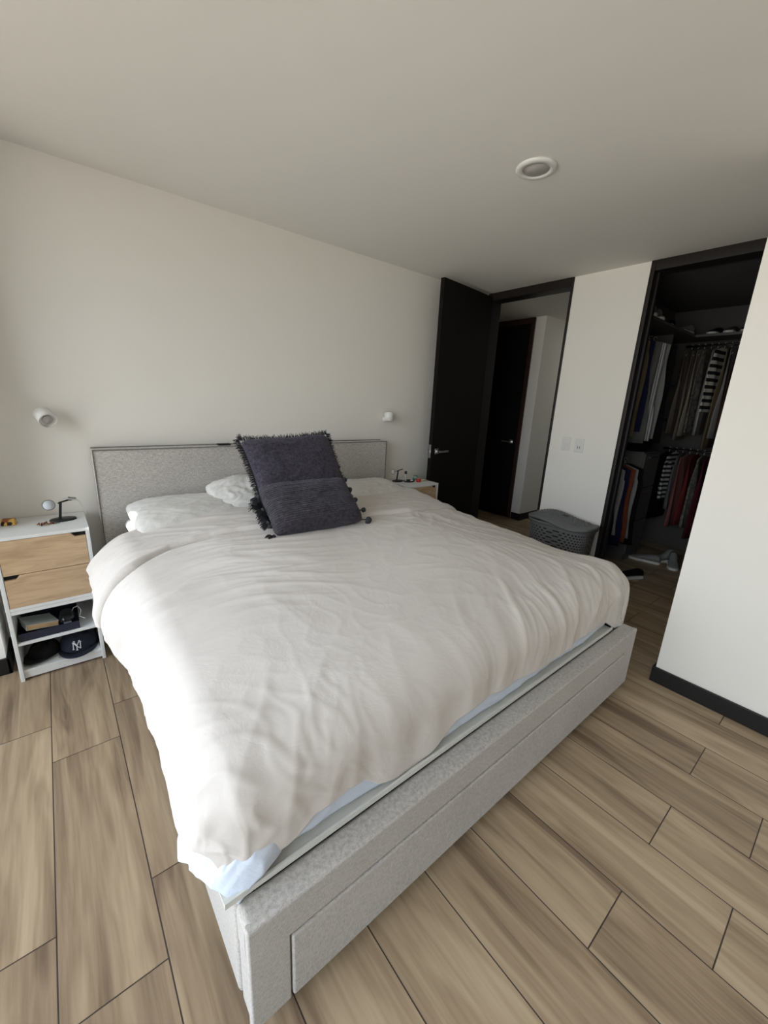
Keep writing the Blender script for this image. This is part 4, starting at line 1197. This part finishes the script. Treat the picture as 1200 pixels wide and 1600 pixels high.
def tpart(o): o.parent = tow; o.matrix_parent_inverse = Matrix.Translation(-Vector(tow.location)); return o
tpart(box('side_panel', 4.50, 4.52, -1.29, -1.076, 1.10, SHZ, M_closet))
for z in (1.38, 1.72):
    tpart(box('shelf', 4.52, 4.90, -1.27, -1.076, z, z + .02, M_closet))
rods = []
def rod(label, a, b_):
    bm = bmesh.new(); tube(bm, [a, b_], .012, 12); o = from_bm('clothes_rod', bm, M_chrome, None, True); tag(o, label, 'clothes rod', 'closet hanging rods')
    return o
rod('upper chrome rod on the left side of the closet', (3.54, -1.235, 2.085), (4.50, -1.235, 2.085))
rod('lower chrome rod on the left side of the closet', (3.45, -1.235, 1.010), (4.12, -1.235, 1.010))
rod('upper chrome rod along the closet back wall', (4.86, -1.31, 2.10), (4.86, RY, 2.10))
rod('lower chrome rod along the closet back wall', (4.86, -1.31, 1.10), (4.86, RY, 1.10))

def garment_mesh(w, ln, th, slope, sleeve, seed, flarew=1.0, skirt=False):
    """hanging garment in local coords: width along X, thickness along Y, hangs down from z=0"""
    rnd = random.Random(seed); bm = bmesh.new(); n = 36; rows = []
    zs = [-.035, -.05, -.075, -.11, -.16, -.24, -.34, -.46, -.60, -.75, -.88, -1.0]
    ph = rnd.uniform(0, 6)
    for zi, f in enumerate(zs):
        z = f * ln if zi > 4 else f * .9
        if zi <= 4: ww = [.055, .10, .20 * slope + .10, w * .48 + .04, w * .5][zi]; ww = min(ww, w * .5)
        else: ww = w * .5 * (1 + (flarew - 1) * (-f)) * (1 + .03 * math.sin(f * 9 + ph))
        tt = th * (.35 + .65 * min(1, -f * 2.2)) * .5
        row = []
        for i in range(n):
            a = 2 * math.pi * i / n; c, s = math.cos(a), math.sin(a)
            x = ww * math.copysign(abs(c) ** .7, c); y = tt * math.copysign(abs(s) ** .8, s)
            y += .010 * math.sin(x * 40 + ph + f * 3) * min(1, -f * 2) ; x += .006 * math.sin(a * 5 + f * 7 + ph)
            row.append(bm.verts.new((x, y, z)))
        rows.append(row)
    for a, b_ in zip(rows, rows[1:]):
        for i in range(n): bm.faces.new((a[i], a[(i + 1) % n], b_[(i + 1) % n], b_[i]))
    bm.faces.new(rows[0][::-1]); bm.faces.new(rows[-1])
    if sleeve > 0:
        for s in (-1, 1):
            pts = [(s * w * .44, 0, -.09), (s * w * .50, 0, -.16), (s * (w * .53), .005, -.16 - sleeve * .4), (s * (w * .53), .008, -.16 - sleeve)]
            st = len(bm.verts); tube(bm, pts, .04, 12, rads=[.035, .042, .038, .036]); bm.verts.ensure_lookup_table()
            for v in list(bm.verts)[st:]: v.co.y *= .45
    return bm
def hang(label, loc, rz, m, w=.40, ln=.80, th=.035, slope=1.0, sleeve=.35, seed=0, group='hanging clothes', flarew=1.0, name='shirt', cat='shirt'):
    t = thing(name, label, cat, loc, rz, group)
    from_bm('cloth', garment_mesh(w, ln, th, slope, sleeve, seed, flarew), m, t, True)
    bm = bmesh.new()
    hk = [(.0, 0, -.035), (.0, 0, -.012), (.012, 0, -.004), (.016, 0, .009), (.009, 0, .0165), (-.002, 0, .0175), (-.012, 0, .010)]
    tube(bm, hk, .002, 6); tube(bm, [(-w * .42, 0, -.105), (-.05, 0, -.045), (0, 0, -.033), (.05, 0, -.045), (w * .42, 0, -.105)], .006, 6)
    from_bm('hanger', bm, M_plastwhite, t, True)
    return t
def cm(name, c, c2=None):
    c = tuple(v * .52 for v in c)  # cloth colours scaled down to put the closet's shade in them
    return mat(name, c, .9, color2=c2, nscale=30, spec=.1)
M_olive = cm('olive_cloth', (.20, .16, .07)); M_khaki = cm('khaki_cloth', (.34, .28, .17)); M_greyc = cm('grey_cloth', (.25, .25, .25)); M_ltgrey = cm('light_grey_cloth', (.5, .5, .48))
M_navyc = cm('navy_cloth', (.03, .035, .10)); M_blackc = cm('black_cloth', (.015, .015, .018)); M_teal = cm('teal_cloth', (.05, .20, .26)); M_whitec = cm('white_cloth', (.68, .67, .64))
M_cream = cm('cream_cloth', (.55, .50, .40)); M_red = cm('red_cloth', (.30, .05, .05)); M_rose = cm('rose_cloth', (.42, .18, .16)); M_rust = cm('rust_cloth', (.35, .10, .05)); M_brownc = cm('brown_cloth', (.12, .07, .05))
M_beige = cm('beige_cloth', (.42, .36, .30)); M_burg = cm('burgundy_cloth', (.16, .03, .05)); M_blue = cm('blue_cloth', (.10, .14, .32))
M_stripe = stripes('black_white_stripe', (.65, .63, .58), (.015, .015, .018), 16)
M_stripe2 = stripes('dark_pale_stripe', (.5, .5, .47), (.02, .02, .02), 22)
M_thin = stripes('fine_grey_stripe', (.5, .5, .5), (.2, .2, .22), 60, axis=0)
M_dots = cm('mottled_cloth', (.5, .47, .42), (.06, .06, .06))
m_ = M_dots.node_tree.nodes
# left, upper rod: garments seen almost face on
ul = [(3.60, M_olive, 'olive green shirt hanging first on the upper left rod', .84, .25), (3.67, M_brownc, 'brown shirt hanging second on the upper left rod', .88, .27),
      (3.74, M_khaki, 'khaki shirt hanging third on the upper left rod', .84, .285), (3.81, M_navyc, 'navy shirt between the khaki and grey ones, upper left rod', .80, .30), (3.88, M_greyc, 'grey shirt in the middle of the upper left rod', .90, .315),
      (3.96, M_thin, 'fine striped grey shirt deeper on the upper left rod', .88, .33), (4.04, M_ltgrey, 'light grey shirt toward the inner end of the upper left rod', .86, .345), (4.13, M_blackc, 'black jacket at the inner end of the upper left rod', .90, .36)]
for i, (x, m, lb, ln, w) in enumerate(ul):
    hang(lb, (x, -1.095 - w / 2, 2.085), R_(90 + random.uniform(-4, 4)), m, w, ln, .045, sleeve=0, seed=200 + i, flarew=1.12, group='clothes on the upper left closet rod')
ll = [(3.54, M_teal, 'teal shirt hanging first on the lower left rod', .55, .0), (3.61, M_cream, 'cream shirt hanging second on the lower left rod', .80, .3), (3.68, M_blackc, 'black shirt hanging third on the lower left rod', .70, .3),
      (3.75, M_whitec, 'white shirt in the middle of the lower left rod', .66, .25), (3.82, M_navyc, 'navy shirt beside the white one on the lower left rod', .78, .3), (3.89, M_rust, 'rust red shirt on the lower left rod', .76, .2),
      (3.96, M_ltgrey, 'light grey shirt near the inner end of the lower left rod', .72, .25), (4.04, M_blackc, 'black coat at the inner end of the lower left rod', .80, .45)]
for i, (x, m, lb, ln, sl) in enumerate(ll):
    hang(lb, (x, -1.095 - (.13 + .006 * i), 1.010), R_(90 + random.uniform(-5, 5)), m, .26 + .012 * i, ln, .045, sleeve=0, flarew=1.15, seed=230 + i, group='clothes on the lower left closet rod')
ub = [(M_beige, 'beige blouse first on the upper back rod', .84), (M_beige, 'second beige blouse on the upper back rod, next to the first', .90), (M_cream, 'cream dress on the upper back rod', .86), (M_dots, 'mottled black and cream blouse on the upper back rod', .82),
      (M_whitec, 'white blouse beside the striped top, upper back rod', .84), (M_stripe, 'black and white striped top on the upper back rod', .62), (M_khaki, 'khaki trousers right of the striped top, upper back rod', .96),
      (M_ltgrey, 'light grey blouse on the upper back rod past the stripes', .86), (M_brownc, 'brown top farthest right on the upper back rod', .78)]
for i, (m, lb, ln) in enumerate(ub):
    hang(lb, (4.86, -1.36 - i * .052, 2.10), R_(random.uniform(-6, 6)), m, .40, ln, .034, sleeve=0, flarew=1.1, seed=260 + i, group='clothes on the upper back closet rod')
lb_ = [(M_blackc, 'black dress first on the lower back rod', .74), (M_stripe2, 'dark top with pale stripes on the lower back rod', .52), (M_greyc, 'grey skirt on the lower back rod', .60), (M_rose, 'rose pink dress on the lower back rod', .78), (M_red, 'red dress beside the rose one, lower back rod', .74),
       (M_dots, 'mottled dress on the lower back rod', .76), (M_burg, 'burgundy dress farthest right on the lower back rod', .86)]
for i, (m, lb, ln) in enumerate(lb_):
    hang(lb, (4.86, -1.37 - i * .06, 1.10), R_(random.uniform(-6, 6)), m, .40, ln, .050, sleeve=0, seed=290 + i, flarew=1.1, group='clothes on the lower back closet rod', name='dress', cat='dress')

def shoe(label, loc, rz, m, high=False, group='shoes in the closet', heel=.0, rx=0):
    t = thing('shoe', label, 'shoe', loc, rz, group)
    bm = bmesh.new(); n = 22; rows = []
    secs = [(-.13, .026, .018, .060), (-.12, .034, .018, .080), (-.09, .036, .018, .088 if not high else .13), (-.05, .035, .018, .080 if not high else .12), (0, .038, .018, .066), (.05, .044, .018, .052), (.09, .044, .018, .042), (.12, .034, .018, .034), (.137, .014, .018, .026)]
    for x, w, z0, z1 in secs:
        rows.append([bm.verts.new((x, w * math.cos(2 * math.pi * i / n), z0 + (z1 - z0) * (0.5 + 0.5 * math.sin(2 * math.pi * i / n)) ** .8)) for i in range(n)])
    for a, b_ in zip(rows, rows[1:]):
        for i in range(n): bm.faces.new((a[i], a[(i + 1) % n], b_[(i + 1) % n], b_[i]))
    bm.faces.new(rows[0][::-1]); bm.faces.new(rows[-1])
    from_bm('upper', bm, m, t, True)
    bm = bmesh.new(); rows = []
    pr = [(-.135, .022), (-.125, .034), (-.08, .039), (0, .039), (.05, .047), (.09, .047), (.125, .036), (.142, .014)]
    for z in (0, .022):
        rows.append([bm.verts.new((x, w, z)) for x, w in pr] + [bm.verts.new((x, -w, z)) for x, w in pr[::-1]])
    k = len(rows[0])
    for i in range(k): bm.faces.new((rows[0][i], rows[0][(i + 1) % k], rows[1][(i + 1) % k], rows[1][i]))
    bm.faces.new(rows[0][::-1]); bm.faces.new(rows[1])
    from_bm('sole', bm, M_plastwhite, t)
    t.rotation_euler[0] = rx
    return t
zs_ = SHZ + .0225
shoe('white sneaker nearest the doorway on the high closet shelf', (3.80, -1.32, zs_), R_(200), M_whitec, True)
shoe('second white sneaker on the high closet shelf, beside the first', (3.98, -1.31, zs_), R_(205), M_whitec, True)
shoe('dark shoe at the doorway end of the high closet shelf', (3.64, -1.28, zs_), R_(215), M_greyc)
shoe('black shoe on the inner part of the left high shelf', (4.30, -1.30, zs_), R_(190), M_blackc)
shoe('grey shoe in the corner of the high closet shelf', (4.62, -1.33, zs_), R_(170), M_ltgrey)
for k, (yy, m, lb) in enumerate(((-1.50, M_blackc, 'black shoe first on the back high shelf'), (-1.62, M_greyc, 'grey shoe second on the back high shelf'), (-1.74, M_blackc, 'black shoe third on the back high shelf'))):
    shoe(lb, (4.93, yy, zs_), R_(180 + 4 * k), m)
shoe('pale sneaker on the closet floor under the pink dresses', (4.50, -1.63, 0), R_(150), M_ltgrey, True)
shoe('second pale sneaker on the closet floor, right of the first', (4.42, -1.74, 0), R_(200), M_ltgrey, True)
shoe('third pale sneaker on the closet floor toward the drawers', (4.34, -1.52, 0), R_(100), M_ltgrey)
shoe('dark shoe with a white sole on the closet floor by the doorway', (3.72, -1.60, 0), R_(150), M_blackc)
bag = pillow_mesh('cloth_bag', .34, .26, .16, M_blackc, seed=180, wr=.01); bag.matrix_world = frame_from((4.22, -1.24, 1.175), (1, 0, 0), (0, 1, 0)); tag(bag, 'dark soft bag lying on the closet drawer cabinet', 'bag')
